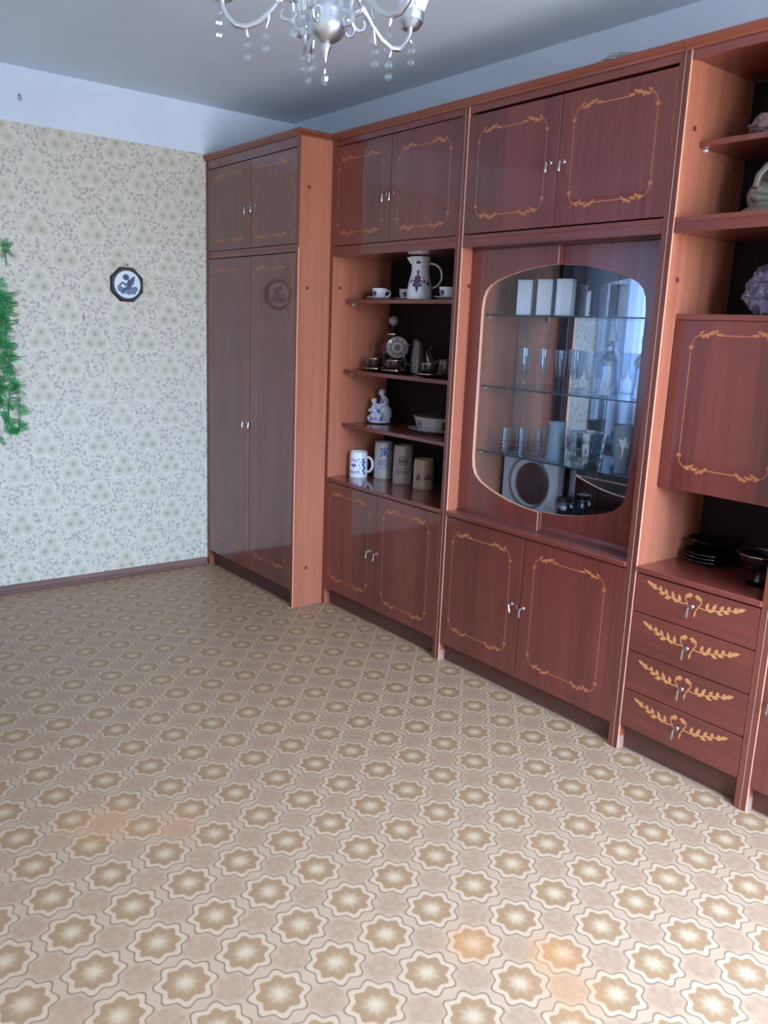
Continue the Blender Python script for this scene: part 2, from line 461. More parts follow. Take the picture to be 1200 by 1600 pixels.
# ------------------------------------------------------------------ inlay and handles
def leafpts(x, z, L, wd, ang):
    c, s = math.cos(ang), math.sin(ang)
    return [(x + c*u*L - s*v*wd, z + s*u*L + c*v*wd) for u, v in ((0, 0), (.3, .5), (.65, .42), (1, 0), (.65, -.42), (.3, -.5))]
def ribbon(mb, pts, wd, to3):
    n = len(pts); vs = []
    for i in range(n):
        a = Vector(pts[max(i-1, 0)]); b = Vector(pts[min(i+1, n-1)]); t = (b-a).normalized(); q = Vector((-t.y, t.x))*wd/2
        p = Vector(pts[i]); vs += [to3(*(p+q)), to3(*(p-q))]
    mb.add(vs, [(2*i, 2*i+1, 2*i+3, 2*i+2) for i in range(n-1)])
def inlay(parent, org, x0, x1, z0, z1, y):
    mb = MB(org); t3 = lambda x, z: (x, y-.0005-.000012*len(mb.f), z)
    W = .0031; cr = .03
    lx = min(.10, (x1-x0)*.3)
    for z in (z0, z1): ribbon(mb, [(x0+lx, z), (x1-lx, z)], W, t3)
    for x in (x0, x1): ribbon(mb, [(x, z0+.05), (x, z1-.05)], W, t3)
    for sx, X0 in ((1, x0), (-1, x1)):
        for sz, Z0 in ((1, z0), (-1, z1)):
            q = [(X0+sx*(cr-cr*math.sin(a)), Z0+sz*(cr*1.25-cr*1.25*math.cos(a))) for a in [i*math.pi/12 for i in range(7)]]
            ribbon(mb, q, W, t3)
            for dz, an in ((.05, 115), (.05, 65)):      # the little curl on the upright
                mb.poly([t3(*p) for p in leafpts(X0, Z0+sz*.046, .018, .007, R_(an)*sz*-1 if sz > 0 else R_(an))])
            n = 13
            for i in range(n):
                t = i/(n-1); px = X0 + sx*(cr*.75 + (lx-cr*.7)*t); pz = Z0 + sz*(-.003 + .006*math.sin(t*7))
                an = (30, -28, 8)[i % 3]
                mb.poly([t3(*p) for p in leafpts(px, pz, (.017 if i % 3 else .021)*(1-.3*t), .0085, R_(an if sx > 0 else 180-an))])
    return mb.obj('inlay', 'inlay', parent)
def handle(parent, org, x, z, y, tilt=0.):
    """small rosette with a stud and a hanging drop"""
    mb = MB(org)
    mb.ball((x, y, z), (.008, .004, .008), 10, 6)
    mb.tube([(x, y, z), (x, y-.014, z), (x-.0005, y-.019, z-.002)], [.0045, .004, .0045], 8)
    c, s = math.cos(tilt), math.sin(tilt)
    prof = [(0, .0026), (.006, .003), (.014, .003), (.024, .0042), (.030, .004), (.034, .0014)]
    mb.tube([(x + s*d, y-.019-.003*math.sin(d*60), z-.001-c*d) for d, r in prof], [r for d, r in prof], 8)
    return mb.obj('handle', 'steel', parent, True)
def door(root, org, x0, x1, z0, z1, y, inl=None, hx=None, hz=None, tilt=0, name='door', m='mahogany', th=.018):
    d = MB(org).box(x0, x1, y, y+th, z0, z1, .0015).obj(name, m, root)
    if inl: inlay(d, org, *inl, y)
    if hx is not None: handle(d, org, hx, hz, y, tilt)
    return d
def panel(root, org, name, x0, x1, y0, y1, z0, z1, m, c=.001):
    return MB(org).box(x0, x1, y0, y1, z0, z1, c).obj(name, m, root)
def side(root, org, x0, x1, y0, y1, z0, z1, toe=True, strip=None, worn=None):
    """side panel: light faces, darker front edge, toe notch, pale strips painting the highlight along the edge"""
    mb = MB(org); e = .004
    if toe:
        prof = [(y0+e, .0), (y1, .0), (y1, z1), (y0+e, z1)]
    else: prof = [(y0+e, z0), (y1, z0), (y1, z1), (y0+e, z1)]
    mb.prism(prof, lambda p, d: (x0+d, p[0], p[1]), x1-x0)
    p = mb.obj('side_panel', 'alder', root)
    MB(org).box(x0, x1, y0, y0+e, z0, z1, .0008).obj('front_edge', 'mahogany_edge', p)
    if strip: MB(org).box(strip[0], strip[1], y0-.0008, y0+.003, z0, z1).obj('edge_strip', 'strip', p)  # light caught by the edge bevel, painted as a pale strip
    if worn and toe and y0 > -.01: MB(org).box(x1-.0006, x1+.0006, y0+.006, y0+.033, .0, .045).obj('worn_lit_foot', 'strip', p)  # toe wear, with the daylight on the toe face painted in
    if worn: MB(org).box(x1-.0024, x1+.0004, y0-.0006, y0+.004, z0, z1).obj('worn_lit_corner', 'raw', p)  # corner wear and edge highlight painted as one pale line
    return p
def plug(root, org, x, y, z):
    mb = MB(org); n = 12
    v = [(x+.0012, y+.0085*math.cos(2*math.pi*i/n), z+.0085*math.sin(2*math.pi*i/n)) for i in range(n)]
    w_ = [(x, q[1]*1, q[2]) for q in v]
    mb.add(v+w_, [tuple(range(n))] + [(i, (i+1) % n, n+(i+1) % n, n+i) for i in range(n)])
    return mb.obj('screw_cap', 'plug', root)
def pin(root, org, x, y, z):
    return MB(org).box(x, x+.012, y-.006, y+.006, z-.009, z-.0005, .002).obj('shelf_pin', 'pin', root)
def cornice(root, org, x0, x1, y, ends=(), z=2.222):
    """moulded top rail: stepped profile swept along x"""
    prof = [(y+.03, z), (y-.004, z), (y-.006, z+.006), (y-.013, z+.012), (y-.016, z+.016), (y-.016, z+.028), (y+.03, z+.028)]
    mb = MB(org); mb.prism(prof, lambda p, d: (x0+d, p[0], p[1]), x1-x0)
    return mb.obj('cornice', 'cornice', root)

YB = .358           # back of all carcasses
# ------------------------------------------------------------------ wardrobe in the corner
WY = -.177
og = (.48, .1, 0)
w1 = empty('wardrobe', og, 'tall two-door mahogany wardrobe in the corner beside the wallpapered wall', 'wardrobe')
side(w1, og, .008, .027, WY, YB, 0, 1.741)
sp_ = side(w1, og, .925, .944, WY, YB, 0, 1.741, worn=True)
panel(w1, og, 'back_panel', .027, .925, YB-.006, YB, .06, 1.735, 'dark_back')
panel(w1, og, 'top_panel', .027, .925, WY+.004, YB-.006, 1.722, 1.741, 'mahogany_h')
panel(w1, og, 'bottom_panel', .027, .925, WY+.022, YB-.006, .082, .1, 'alder')
panel(w1, og, 'kick_board', .027, .925, WY+.035, WY+.052, 0, .082, 'kick')
door(w1, og, .029, .4965, .088, 1.718, WY+.001, (.095, .436, .185, 1.655), .455, .885)
door(w1, og, .4995, .923, .088, 1.718, WY+.001, (.533, .862, .185, 1.655), .517, .888)
plug(w1, og, .944, -.125, 1.562); plug(w1, og, .944, -.1, .2)
og = (.48, .1, 1.741)
w2 = empty('wardrobe_top_cabinet', og, 'two-door cabinet set on top of the corner wardrobe', 'cabinet', 'top cabinets of the wall unit')
side(w2, og, .008, .027, WY, YB, 1.741, 2.222, False)
side(w2, og, .925, .944, WY, YB, 1.741, 2.222, False)
panel(w2, og, 'back_panel', .027, .925, YB-.006, YB, 1.76, 2.2, 'dark_back')
panel(w2, og, 'bottom_panel', .027, .925, WY+.002, YB-.006, 1.741, 1.757, 'mahogany_h')
panel(w2, og, 'top_rail', .027, .925, WY+.002, WY+.02, 2.178, 2.222, 'mahogany_h')
panel(w2, og, 'top_panel', .027, .925, WY+.02, YB-.006, 2.2, 2.218, 'mahogany_h')
door(w2, og, .029, .4965, 1.76, 2.174, WY+.001, (.096, .438, 1.81, 2.126), .465, 1.955)
door(w2, og, .4995, .923, 1.76, 2.174, WY+.001, (.528, .863, 1.807, 2.126), .53, 1.955)
cornice(w2, og, .004, .944, WY)
mb = MB(og)                                          # the cornice returns along the side
prof = [(.944, 2.222), (.948, 2.222), (.950, 2.228), (.957, 2.234), (.960, 2.238), (.960, 2.25), (.944, 2.25)]
mb.prism(prof, lambda p, d: (p[0], WY-.016+d, p[1]), .1765).obj('cornice', 'cornice', w2)
plug(w2, og, .944, -.125, 2.008)

# ------------------------------------------------------------------ shared cabinet builders
def top_cabinet(x0, x1, label, doors, left_strip, name='top_cabinet', shelf=None):
    og = ((x0+x1)/2, .1, 1.741)
    r = empty(name, og, label, 'cabinet', 'top cabinets of the wall unit')
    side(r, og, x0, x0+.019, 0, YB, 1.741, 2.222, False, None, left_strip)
    side(r, og, x1-.019, x1, 0, YB, 1.741, 2.222, False, (x1, x1+.0015))
    a, b = x0+.019, x1-.019
    panel(r, og, 'back_panel', a, b, YB-.006, YB, 1.757, 2.2, 'dark_back')
    panel(r, og, 'bottom_panel', a, b, .001, YB-.006, 1.741, 1.757, 'mahogany_h')
    panel(r, og, 'top_rail', a, b, .002, .02, 2.196, 2.222, 'mahogany_h')
    panel(r, og, 'top_panel', a, b, .02, YB-.006, 2.2, 2.218, 'mahogany_h')
    for q in doors: door(r, og, *q)
    cornice(r, og, x0-.0005, x1+.0005, 0)
    return r, og, a, b
def low_cabinet(x0, x1, label, doors, left_strip, name, counter=(.642, .661), cy=-.004):
    og = ((x0+x1)/2, .1, 0)
    r = empty(name, og, label, 'cabinet', 'lower cabinets of the wall unit')
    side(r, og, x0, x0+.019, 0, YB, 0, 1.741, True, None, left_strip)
    side(r, og, x1-.019, x1, 0, YB, 0, 1.741, True, (x1, x1+.0015))
    a, b = x0+.019, x1-.019
    panel(r, og, 'top_panel', a, b, .001, YB-.006, 1.712, 1.741, 'mahogany_h')
    panel(r, og, 'countertop', a, b, cy, YB-.006, *counter, 'mahogany_h', .003)
    panel(r, og, 'bottom_panel', a, b, .022, YB-.006, .082, .1, 'alder')
    panel(r, og, 'kick_board', a, b, .035, .052, 0, .082, 'kick')
    for q in doors: door(r, og, *q)
    return r, og, a, b
# --- bay with open shelves
BX0, BX1 = .9465, 1.8335
top_cabinet(BX0, BX1, 'closed top cabinet above the bay of open china shelves',
    [(.967, 1.3835, 1.76, 2.192, .001, (.998, 1.331, 1.814, 2.13), 1.355, 1.955), (1.3865, 1.8135, 1.76, 2.192, .001, (1.441, 1.76, 1.81, 2.124), 1.405, 1.955)], False)
B, og, a, b = low_cabinet(BX0, BX1, 'open shelf bay of china and beer mugs above two low doors, next to the wardrobe',
    [(.967, 1.373, .088, .638, .001, (.998, 1.318, .156, .584), 1.334, .365), (1.376, 1.8135, .088, .638, .001, (1.434, 1.748, .146, .582), 1.392, .365)], False, 'shelf_cabinet')
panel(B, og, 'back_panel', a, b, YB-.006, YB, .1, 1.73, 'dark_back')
for z in (1.521, 1.189, .928):
    panel(B, og, 'shelf', a+.001, b-.001, .08, YB-.008, z-.018, z, 'mahogany_h', .0015)
    pin(B, og, a, .125, z-.018)
plug(B, og, a, .046, 1.572)
# --- vitrine bay
CX0, CX1 = 1.8355, 2.771
top_cabinet(CX0, CX1, 'closed top cabinet above the glass vitrine',
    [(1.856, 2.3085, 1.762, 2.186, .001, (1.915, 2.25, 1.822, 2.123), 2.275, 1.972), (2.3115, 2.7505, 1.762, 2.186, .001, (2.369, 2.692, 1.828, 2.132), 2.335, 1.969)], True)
C, og, a, b = low_cabinet(CX0, CX1, 'vitrine cabinet with arched glass sliding doors above two low doors',
    [(1.856, 2.2905, .083, .64, .001, (1.903, 2.23, .165, .576), 2.254, .372, .35), (2.2935, 2.7505, .083, .64, .001, (2.353, 2.674, .16, .581), 2.313, .37)], True, 'vitrine_cabinet', (.645, .664), -.008)
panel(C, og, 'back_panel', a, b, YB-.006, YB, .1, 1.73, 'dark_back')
xs = [a+.002, 1.905, 2.125, 2.345, 2.565, b-.002]
for p, q in zip(xs, xs[1:]): panel(C, og, 'mirror_panel', p+.0012, q-.0012, YB-.0105, YB-.0065, .668, 1.70, 'mirror', .0005)
for z in (1.465, 1.181, .914):
    g = MB(og); g.box(a+.002, b-.002, .15, YB-.012, z-.006, z)
    s_ = g.obj('glass_shelf', 'shelf_glass', C)
    MB(og).box(a+.002, b-.002, .1485, .15, z-.006, z).obj('shelf_edge', 'shelf_edge', s_)
    pin(C, og, a, .17, z-.006)
plug(C, og, a, .049, 1.57)
XC = 2.2975
half = [(0, 1.64), (.06, 1.638), (.12, 1.631), (.18, 1.621), (.24, 1.607), (.29, 1.592), (.33, 1.574), (.353, 1.553), (.366, 1.525), (.3715, 1.48), (.3715, 1.2), (.3715, .9), (.366, .856), (.352, .828), (.325, .805), (.28, .785), (.22, .767), (.15, .751), (.08, .741), (0, .737)]
for sg, y0 in ((-1, .058), (1, .078)):
    xo = a+.001 if sg < 0 else b-.001
    hole = [(XC+sg*p, z) for p, z in half]
    pts = [(XC, 1.705), (xo, 1.705), (xo, .667), (XC, .667)] + hole[::-1]
    mb = MB(og).prism(pts, lambda p, d: (p[0], y0+d, p[1]), .016, 0, 1); ns = len(pts)
    for q in (0, 1, 2, 3, ns-1): mb.m[len(mb.m)-ns+q] = 0      # only the cut round the opening shows pale wood
    d_ = mb.obj('glass_door', ['mahogany', 'raw'], C)
    gp = [(XC, .737)] + [(XC+sg*(p+.004), z) for p, z in half[::-1]][1:-1] + [(XC, 1.64)]
    MB(og).prism(gp, lambda p, d: (p[0], y0+.0105+d, p[1]), .004).obj('pane', 'pane', d_)
    lx_ = XC if sg < 0 else XC
    for z0_, z1_ in ((.667, .737), (1.64, 1.705)): MB(og).box(lx_-.0012, lx_+.0012, y0-.0006, y0+.002, z0_, z1_).obj('edge_strip', 'strip', d_)
panel(C, og, 'door_track', a, b, .05, .1, .664, .667, 'kick', .0005)
panel(C, og, 'door_track', a, b, .052, .1, 1.706, 1.712, 'kick', .0005)
# --- drawer bay with drop-front
DX0, DX1 = 2.7735, 3.2455
og = ((DX0+DX1)/2, .1, 1.741)
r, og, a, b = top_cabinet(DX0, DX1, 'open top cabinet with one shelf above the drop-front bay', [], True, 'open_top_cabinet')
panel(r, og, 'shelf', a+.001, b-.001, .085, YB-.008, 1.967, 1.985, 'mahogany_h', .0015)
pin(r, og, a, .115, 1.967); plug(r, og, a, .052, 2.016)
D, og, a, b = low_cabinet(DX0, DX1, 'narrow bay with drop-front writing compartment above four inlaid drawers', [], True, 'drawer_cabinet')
panel(D, og, 'back_panel', a, b, YB-.006, YB, .1, 1.73, 'dark_back')
panel(D, og, 'compartment_top', a, b, .062, YB-.008, 1.457, 1.475, 'mahogany_h')
panel(D, og, 'compartment_floor', a, b, .082, YB-.008, .925, .943, 'mahogany_h')
fl = door(D, og, a+.002, b-.002, .925, 1.456, .062, (a+.068, b-.068, 1.0, 1.412), None, None, 0, 'drop_front')
plug(D, og, a, .049, 1.577)
def floral(parent, org, cx, cz, y):
    """symmetrical spray: two drooping stems with leaves, two tulips, a tail below"""
    mb = MB(org); t3 = lambda x, z: (x, y-.0005-.000012*len(mb.f), z)
    for sg in (-1, 1):
        st = [(cx+sg*q, cz+h) for q, h in ((.012, -.012), (.02, .0), (.04, -.002), (.07, .002), (.10, .012), (.13, .02), (.158, .03))]
        ribbon(mb, st, .0042, t3)
        for q, h, an, L in ((.046, -.001, 78, .026), (.066, .001, 66, .030), (.092, .009, 62, .022), (.080, .003, -12, .024), (.116, .016, 70, .018), (.10, .011, -5, .024), (.138, .023, 60, .013), (.13, .019, 12, .024), (.145, .025, 24, .030), (.05, -.002, 12, .024)):
            A = R_(an) if sg > 0 else R_(180-an)
            mb.poly([t3(*p) for p in leafpts(cx+sg*q, cz+h, L, .0125, A)])
        tl = [(cx+sg*q, cz+h) for q, h in ((.018, .0), (.028, .014), (.027, .028), (.018, .034))]
        ribbon(mb, tl, .004, t3)
        for an in (200, 240, 280):
            A = R_(an) if sg > 0 else R_(180-an)
            mb.poly([t3(*p) for p in leafpts(cx+sg*.019, cz+.036, .018, .010, A)])
    mb.poly([t3(*p) for p in leafpts(cx+.012, cz-.012, .026, .008, R_(-100))])
    return mb.obj('inlay', 'inlay_gold', parent)
for z0, z1 in ((.508, .637), (.3685, .505), (.2305, .3655), (.094, .2275)):
    d_ = MB(og).box(a+.002, b-.002, .001, .02, z0, z1, .0015).obj('drawer', 'mahogany_h', D)
    floral(d_, og, (a+b)/2, z0+.077, .001)
    handle(d_, og, (a+b)/2-.004, z0+.072, .001)
# --- bay at the right edge of the picture
EX0, EX1 = 3.2475, 3.72
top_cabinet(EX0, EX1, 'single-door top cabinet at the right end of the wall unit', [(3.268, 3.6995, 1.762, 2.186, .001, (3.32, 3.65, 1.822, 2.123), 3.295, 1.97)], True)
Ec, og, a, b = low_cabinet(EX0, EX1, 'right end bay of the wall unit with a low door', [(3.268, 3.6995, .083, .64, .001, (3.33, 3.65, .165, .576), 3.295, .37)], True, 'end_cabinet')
panel(Ec, og, 'back_panel', a, b, YB-.006, YB, .1, 1.73, 'dark_back')
panel(Ec, og, 'shelf', a+.001, b-.001, .08, YB-.008, 1.171, 1.189, 'mahogany_h', .0015)
# ------------------------------------------------------------------ small-thing helpers
def facing(x, y): return math.atan2(-2.3263-y, 4.3755-x)     # the room side from which the shelf is usually seen
def rad(prof, z):
    for (r0, z0), (r1, z1) in zip(prof, prof[1:]):
        if z1 > z0 and z0 <= z <= z1: return r0+(r1-r0)*(z-z0)/(z1-z0)
    return prof[-1][0]
def decal(mb, prof, polys, phi, z0, mi=0, off=.0006):
    for pl in polys:
        off += .00003
        mb.poly([((rad(prof, z0+z)+off)*math.cos(phi+s/rad(prof, z0+z)), (rad(prof, z0+z)+off)*math.sin(phi+s/rad(prof, z0+z)), z0+z) for s, z in pl], mi)
def disc2(x, z, r, n=10): return [(x+r*math.cos(2*math.pi*i/n), z+r*math.sin(2*math.pi*i/n)) for i in range(n)]
def rect2(x0, x1, z0, z1): return [(x0, z0), (x1, z0), (x1, z1), (x0, z1)]
def motif(k, small=False):
    """crown-shaped ornament: a fan of petals over two scrolls and a drop"""
    p = [leafpts(0, .1*k, (.95 if i % 2 else .75)*k, (.52 if i % 2 else .4)*k, R_(a)) for i, a in enumerate((0, 30, 60, 90, 120, 150, 180))]
    if not small:
        p += [disc2(0, .12*k, .36*k), disc2(-.36*k, -.32*k, .24*k), disc2(.36*k, -.32*k, .24*k), leafpts(0, -.1*k, 1.1*k, .42*k, R_(-90))]
        p += [disc2(-.85*k, .1*k, .16*k, 8), disc2(.85*k, .1*k, .16*k, 8), disc2(0, 1.12*k, .14*k, 8)]
    return p
def hoop(mb, phi, r0, z0, z1, out, rr, seg=8, n=10, mi=0):
    """a handle bowing out from the wall of a vessel in the direction phi"""
    c, s = math.cos(phi), math.sin(phi); pts = []
    for i in range(n+1):
        t = math.pi*i/n
        q = r0 + out*math.sin(t)**.8; pts.append((c*q, s*q, (z0+z1)/2 - (z0-z1)/2*math.cos(t)))
    mb.tube(pts, rr, seg, mi)
# ------------------------------------------------------------------ china on the top shelf
Z1, Z2, Z3, ZC = 1.5215, 1.1895, .9285, .6615
def cup_profile(k=1.): return [(0, 0), (.018*k, 0), (.020*k, .003), (.028*k, .008), (.034*k, .022), (.0365*k, .048), (.0345*k, .047), (.031*k, .02), (.02*k, .007), (0, .006)]
SAUC = [(0, 0), (.03, 0), (.034, .003), (.050, .007), (.062, .012), (.0615, .0135), (.048, .0095), (.03, .006), (0, .006)]
CG, SG = 'white china cups with purple ornaments', 'white china saucers'
cup = empty('coffee_cup', (1.118, .17, Z1+.0062), 'white coffee cup with dark ornament at the left of the top shelf', 'cup', CG, facing(1.118, .17))
mb = MB().lathe(cup_profile(), 28); mb.obj('body', 'porcelain', cup, True)
mb = MB(); hoop(mb, R_(72), .032, .012, .04, .02, .0032); mb.obj('handle', 'porcelain', cup, True)
mb = MB(); decal(mb, cup_profile(), [disc2(-.004, 0, .011, 12)] + motif(.012, False), R_(-40), .024); mb.obj('ornament', 'navy', cup)
mb = MB(); decal(mb, cup_profile(), motif(.011), R_(62), .022); mb.obj('ornament', 'navy', cup)
again(cup, (1.215, .255, Z1+.0062), 'white coffee cup half hidden behind the left flank of the jug', facing(1.2, .25)+.5)
again(cup, (1.602, .165, Z1+.0062), 'white coffee cup right of the jug, cut off by the cabinet side', facing(1.6, .16))
sc = tag(MB().lathe(SAUC, 32).obj('saucer', 'porcelain', None, True), 'white saucer under the leftmost coffee cup', 'saucer', SG); sc.location = (1.118, .17, Z1)
for x, y, l in ((1.215, .255, 'white saucer under the cup behind the jug'), (1.602, .165, 'white saucer under the cup right of the jug')):
    c = dup(sc); c.location = (x, y, Z1); c['label'] = l
jp = [(0, 0), (.050, 0), (.055, .004), (.057, .02), (.056, .04), (.051, .075), (.045, .1), (.041, .118), (.040, .124), (.0405, .15), (.043, .186), (.0405, .186), (.038, .15), (.037, .12), (0, .02)]
jug = empty('china_jug', (1.409, .17, Z1), 'tall white china jug with large purple ornament and loop handle', 'jug', None, facing(1.409, .17))
mb = MB().lathe(jp, 40)
mb.obj('body', 'porcelain', jug, True)
mb = MB()                                             # pulled lip towards the left
for i in range(1): mb.add([(.005, -.040, .186), (-.012, -.0385, .186), (.0, -.062, .181), (.016, -.0375, .186), (.002, -.041, .150), (.002, -.044, .165)], [(1, 2, 4), (2, 3, 4), (1, 0, 3, 2), (1, 4, 3, 0)])
mb.obj('spout', 'porcelain', jug, True, 80)
mb = MB(); hoop(mb, R_(88), .038, .054, .160, .058, [.0045]*11); mb.obj('handle', 'porcelain', jug, True)
mb = MB(); decal(mb, jp, motif(.036), R_(-14), .075); mb.obj('ornament', 'purple', jug)
mb = MB(); decal(mb, jp, [leafpts(0, -.014, .03, .012, R_(-90)), disc2(-.013, -.012, .006, 8), disc2(.013, -.012, .006, 8), leafpts(0, .038, .016, .012, R_(90)), disc2(-.031, .004, .006, 8), disc2(.031, .004, .006, 8)], R_(-14), .075, 0, .0009); mb.obj('ornament', 'navy', jug)
mb = MB(); decal(mb, jp, motif(.015, True), R_(-14), .155); mb.obj('ornament', 'navy', jug)
mb = MB(); decal(mb, jp, motif(.011), R_(42), .07); mb.obj('ornament', 'navy', jug)

# ------------------------------------------------------------------ dark mocha service on the second shelf
def dark_profile(k=1.): return [(r*1.12*k, z*1.1) for r, z in cup_profile()]
DG = 'dark mocha cups with gilt rims'
dc = empty('mocha_cup', (1.075, .185, Z2+.0067), 'dark mocha cup with gilt rim at the far left of its shelf', 'cup', DG, facing(1.02, .2))
MB().lathe(dark_profile(), 28).obj('body', 'ebony', dc, True)
mb = MB(); hoop(mb, R_(70), .036, .014, .044, .02, .003); mb.obj('handle', 'ebony', dc, True)
MB().lathe([(.0395, .0515), (.0412, .0515), (.0412, .0532), (.039, .0535), (.0395, .0515)], 28).obj('rim', 'gold', dc, True)
again(dc, (1.238, .180, Z2+.0067), 'dark mocha cup standing before the upright china plate', facing(1.17, .21))
again(dc, (1.505, .17, Z2+.0067), 'dark mocha cup with gilt rim near the right end of its shelf', facing(1.4, .2))
ds = empty('mocha_saucer', (1.075, .185, Z2+.0005), 'dark gilt-edged saucer under the far left mocha cup', 'saucer', 'dark gilt-edged saucers')
MB().lathe(SAUC, 32).obj('body', 'ebony', ds, True)
MB().lathe([(.0608, .0115), (.063, .0118), (.063, .0142), (.0605, .014), (.0608, .0115)], 32).obj('rim', 'gold', ds, True)
again(ds, (1.238, .180, Z2+.0005), 'dark gilt-edged saucer under the cup before the upright plate')
again(ds, (1.505, .17, Z2+.0005), 'dark gilt-edged saucer under the rightmost mocha cup')
pt = empty('ornate_pot', (1.098, .277, Z2+.001), 'tall dark ornate pot with ball finial behind the upright plate', 'pot', None, facing(1.09, .29))
MB().lathe([(0, 0), (.035, 0), (.038, .006), (.026, .014), (.022, .022), (.04, .045), (.052, .08), (.052, .105), (.044, .135), (.03, .155), (.024, .165), (.03, .172), (.032, .178), (.026, .184), (.014, .2), (.010, .215), (0, .216)], 28).obj('body', 'ebony', pt, True)
MB().lathe([(0, .214), (.008, .216), (.0205, .228), (.0235, .240), (.0205, .252), (.008, .263), (0, .265)], 20).obj('finial', 'stone2', pt, True)
MB().lathe([(.0285, .1695), (.034, .174), (.034, .178), (.03, .181), (.0285, .1695)], 24).obj('gilt_band', 'gold', pt, True)
for s_, nm in ((1, 'handle'), (-1, 'handle')):
    mb = MB(); hoop(mb, R_(90*s_), .044, .075, .15, .042, .0042); mb.obj(nm, 'ebony', pt, True)
up = empty('display_plate', (1.175, .245, Z2), 'small patterned china plate propped upright on a dark stand', 'plate', None, facing(1.165, .262))
tl = Matrix.Rotation(R_(78), 3, 'Y')
def stood(mb_, off):
    mb_.v = [tuple(tl @ Vector(q) + Vector(off)) for q in mb_.v]; return mb_
stood(MB().lathe([(0, 0), (.03, 0), (.034, .002), (.050, .006), (.052, .008), (.034, .0045), (.03, .003), (0, .003)], 36), (0, 0, .115)).obj('body', 'stone2', up, True)
mb = MB(); n = 36
for r0, r1 in ((.0, .016), (.028, .031), (.047, .049)):
    mb.add([(r*math.cos(2*math.pi*i/n), r*math.sin(2*math.pi*i/n), .0035 + (.0035 if r > .03 else 0)+(.001 if r > .04 else 0)) for r in (r0, r1) for i in range(n)], [(i, (i+1) % n, n+(i+1) % n, n+i) for i in range(n)])
for i in range(10):
    a_ = 2*math.pi*i/10; mb.add([(.039*math.cos(a_)+.006*math.cos(q), .039*math.sin(a_)+.006*math.sin(q), .0066) for q in [2*math.pi*j/8 for j in range(8)]], [tuple(range(8))])
stood(mb, (0, 0, .115)).obj('ornament', 'disc', up)
MB().box(-.02, .012, -.03, .03, 0, .006, .002).box(-.012, -.006, -.004, .004, .004, .10, .001).box(.008, .014, -.03, -.022, 0, .07, .001).box(.008, .014, .022, .03, 0, .07, .001).obj('stand', 'ebony', up)
p2 = empty('mocha_pot', (1.30, .272, Z2), 'tapering grey coffee pot with lid and loop handle behind the cups', 'pot', None, facing(1.285, .27)+.25)
MB().lathe([(0, 0), (.034, 0), (.038, .005), (.037, .05), (.029, .11), (.024, .14), (.026, .15), (.023, .15), (0, .13)], 28).obj('body', 'mocha', p2, True)
MB().lathe([(0, .146), (.0265, .1505), (.024, .158), (.01, .166), (.005, .170), (.0085, .178), (.005, .186), (0, .187)], 24).obj('lid', 'ebony', p2, True)
mb = MB(); hoop(mb, R_(-90), .032, .04, .135, .036, .004); mb.obj('handle', 'mocha', p2, True)
mb = MB(); mb.tube([(0, .032, .05), (0, .05, .075), (0, .055, .11), (0, .066, .132)], [.009, .008, .0055, .005], 10); mb.obj('spout', 'mocha', p2, True)
def leaning(x, y, lab, rz, nm='mocha_saucer'):
    r = empty(nm, (x, y, Z2), lab, 'saucer', 'saucers leaning on edge', rz)
    m_ = MB().lathe(SAUC, 32); t_ = Matrix.Rotation(R_(68), 3, 'Y'); m_.v = [tuple(t_ @ Vector(q)+Vector((0, 0, .058))) for q in m_.v]; m_.obj('body', 'stone2', r, True)
    m_ = MB().lathe([(.0608, .0115), (.063, .0118), (.063, .0142), (.0605, .014), (.0608, .0115)], 32); m_.v = [tuple(t_ @ Vector(q)+Vector((0, 0, .058))) for q in m_.v]; m_.obj('rim', 'gold', r, True)
leaning(1.398, .255, 'grey saucer standing on edge right of the coffee pot', R_(38))
leaning(1.66, .27, 'grey saucer standing on edge beside the small cream jug', R_(-2))
cj = empty('cream_jug', (1.49, .275, Z2), 'small cream jug with pulled lip at the shelf end', 'jug', None, facing(1.5, .24))
MB().lathe([(0, 0), (.024, 0), (.028, .004), (.037, .03), (.036, .05), (.031, .066), (.034, .078), (.0315, .077), (.028, .064), (0, .01)], 26).obj('body', 'mocha', cj, True)
mb = MB(); hoop(mb, R_(-90), .033, .02, .068, .02, .0032); mb.obj('handle', 'mocha', cj, True)
MB().add([(-.012, .030, .078), (.012, .030, .078), (0, .054, .092), (0, .033, .055)], [(0, 2, 3), (1, 3, 2), (0, 1, 2)]).obj('spout', 'mocha', cj, True)

# ------------------------------------------------------------------ figurine and tureen on the third shelf
def remeshed(name, mats, parent, mb, vox=.0026):
    o = mb.obj(name, mats, parent, True, 180)
    m_ = o.modifiers.new('melt', 'REMESH'); m_.mode = 'VOXEL'; m_.voxel_size = vox; m_.use_smooth_shade = True
    s_ = o.modifiers.new('soften', 'SMOOTH'); s_.factor = .5; s_.iterations = 3
    return o
fx, fy = 1.045, .255
fg = empty('porcelain_figurine', (fx, fy, Z3+.004), 'white and blue porcelain figurine of an adult holding a child', 'figurine', None, facing(fx, fy)+R_(90))
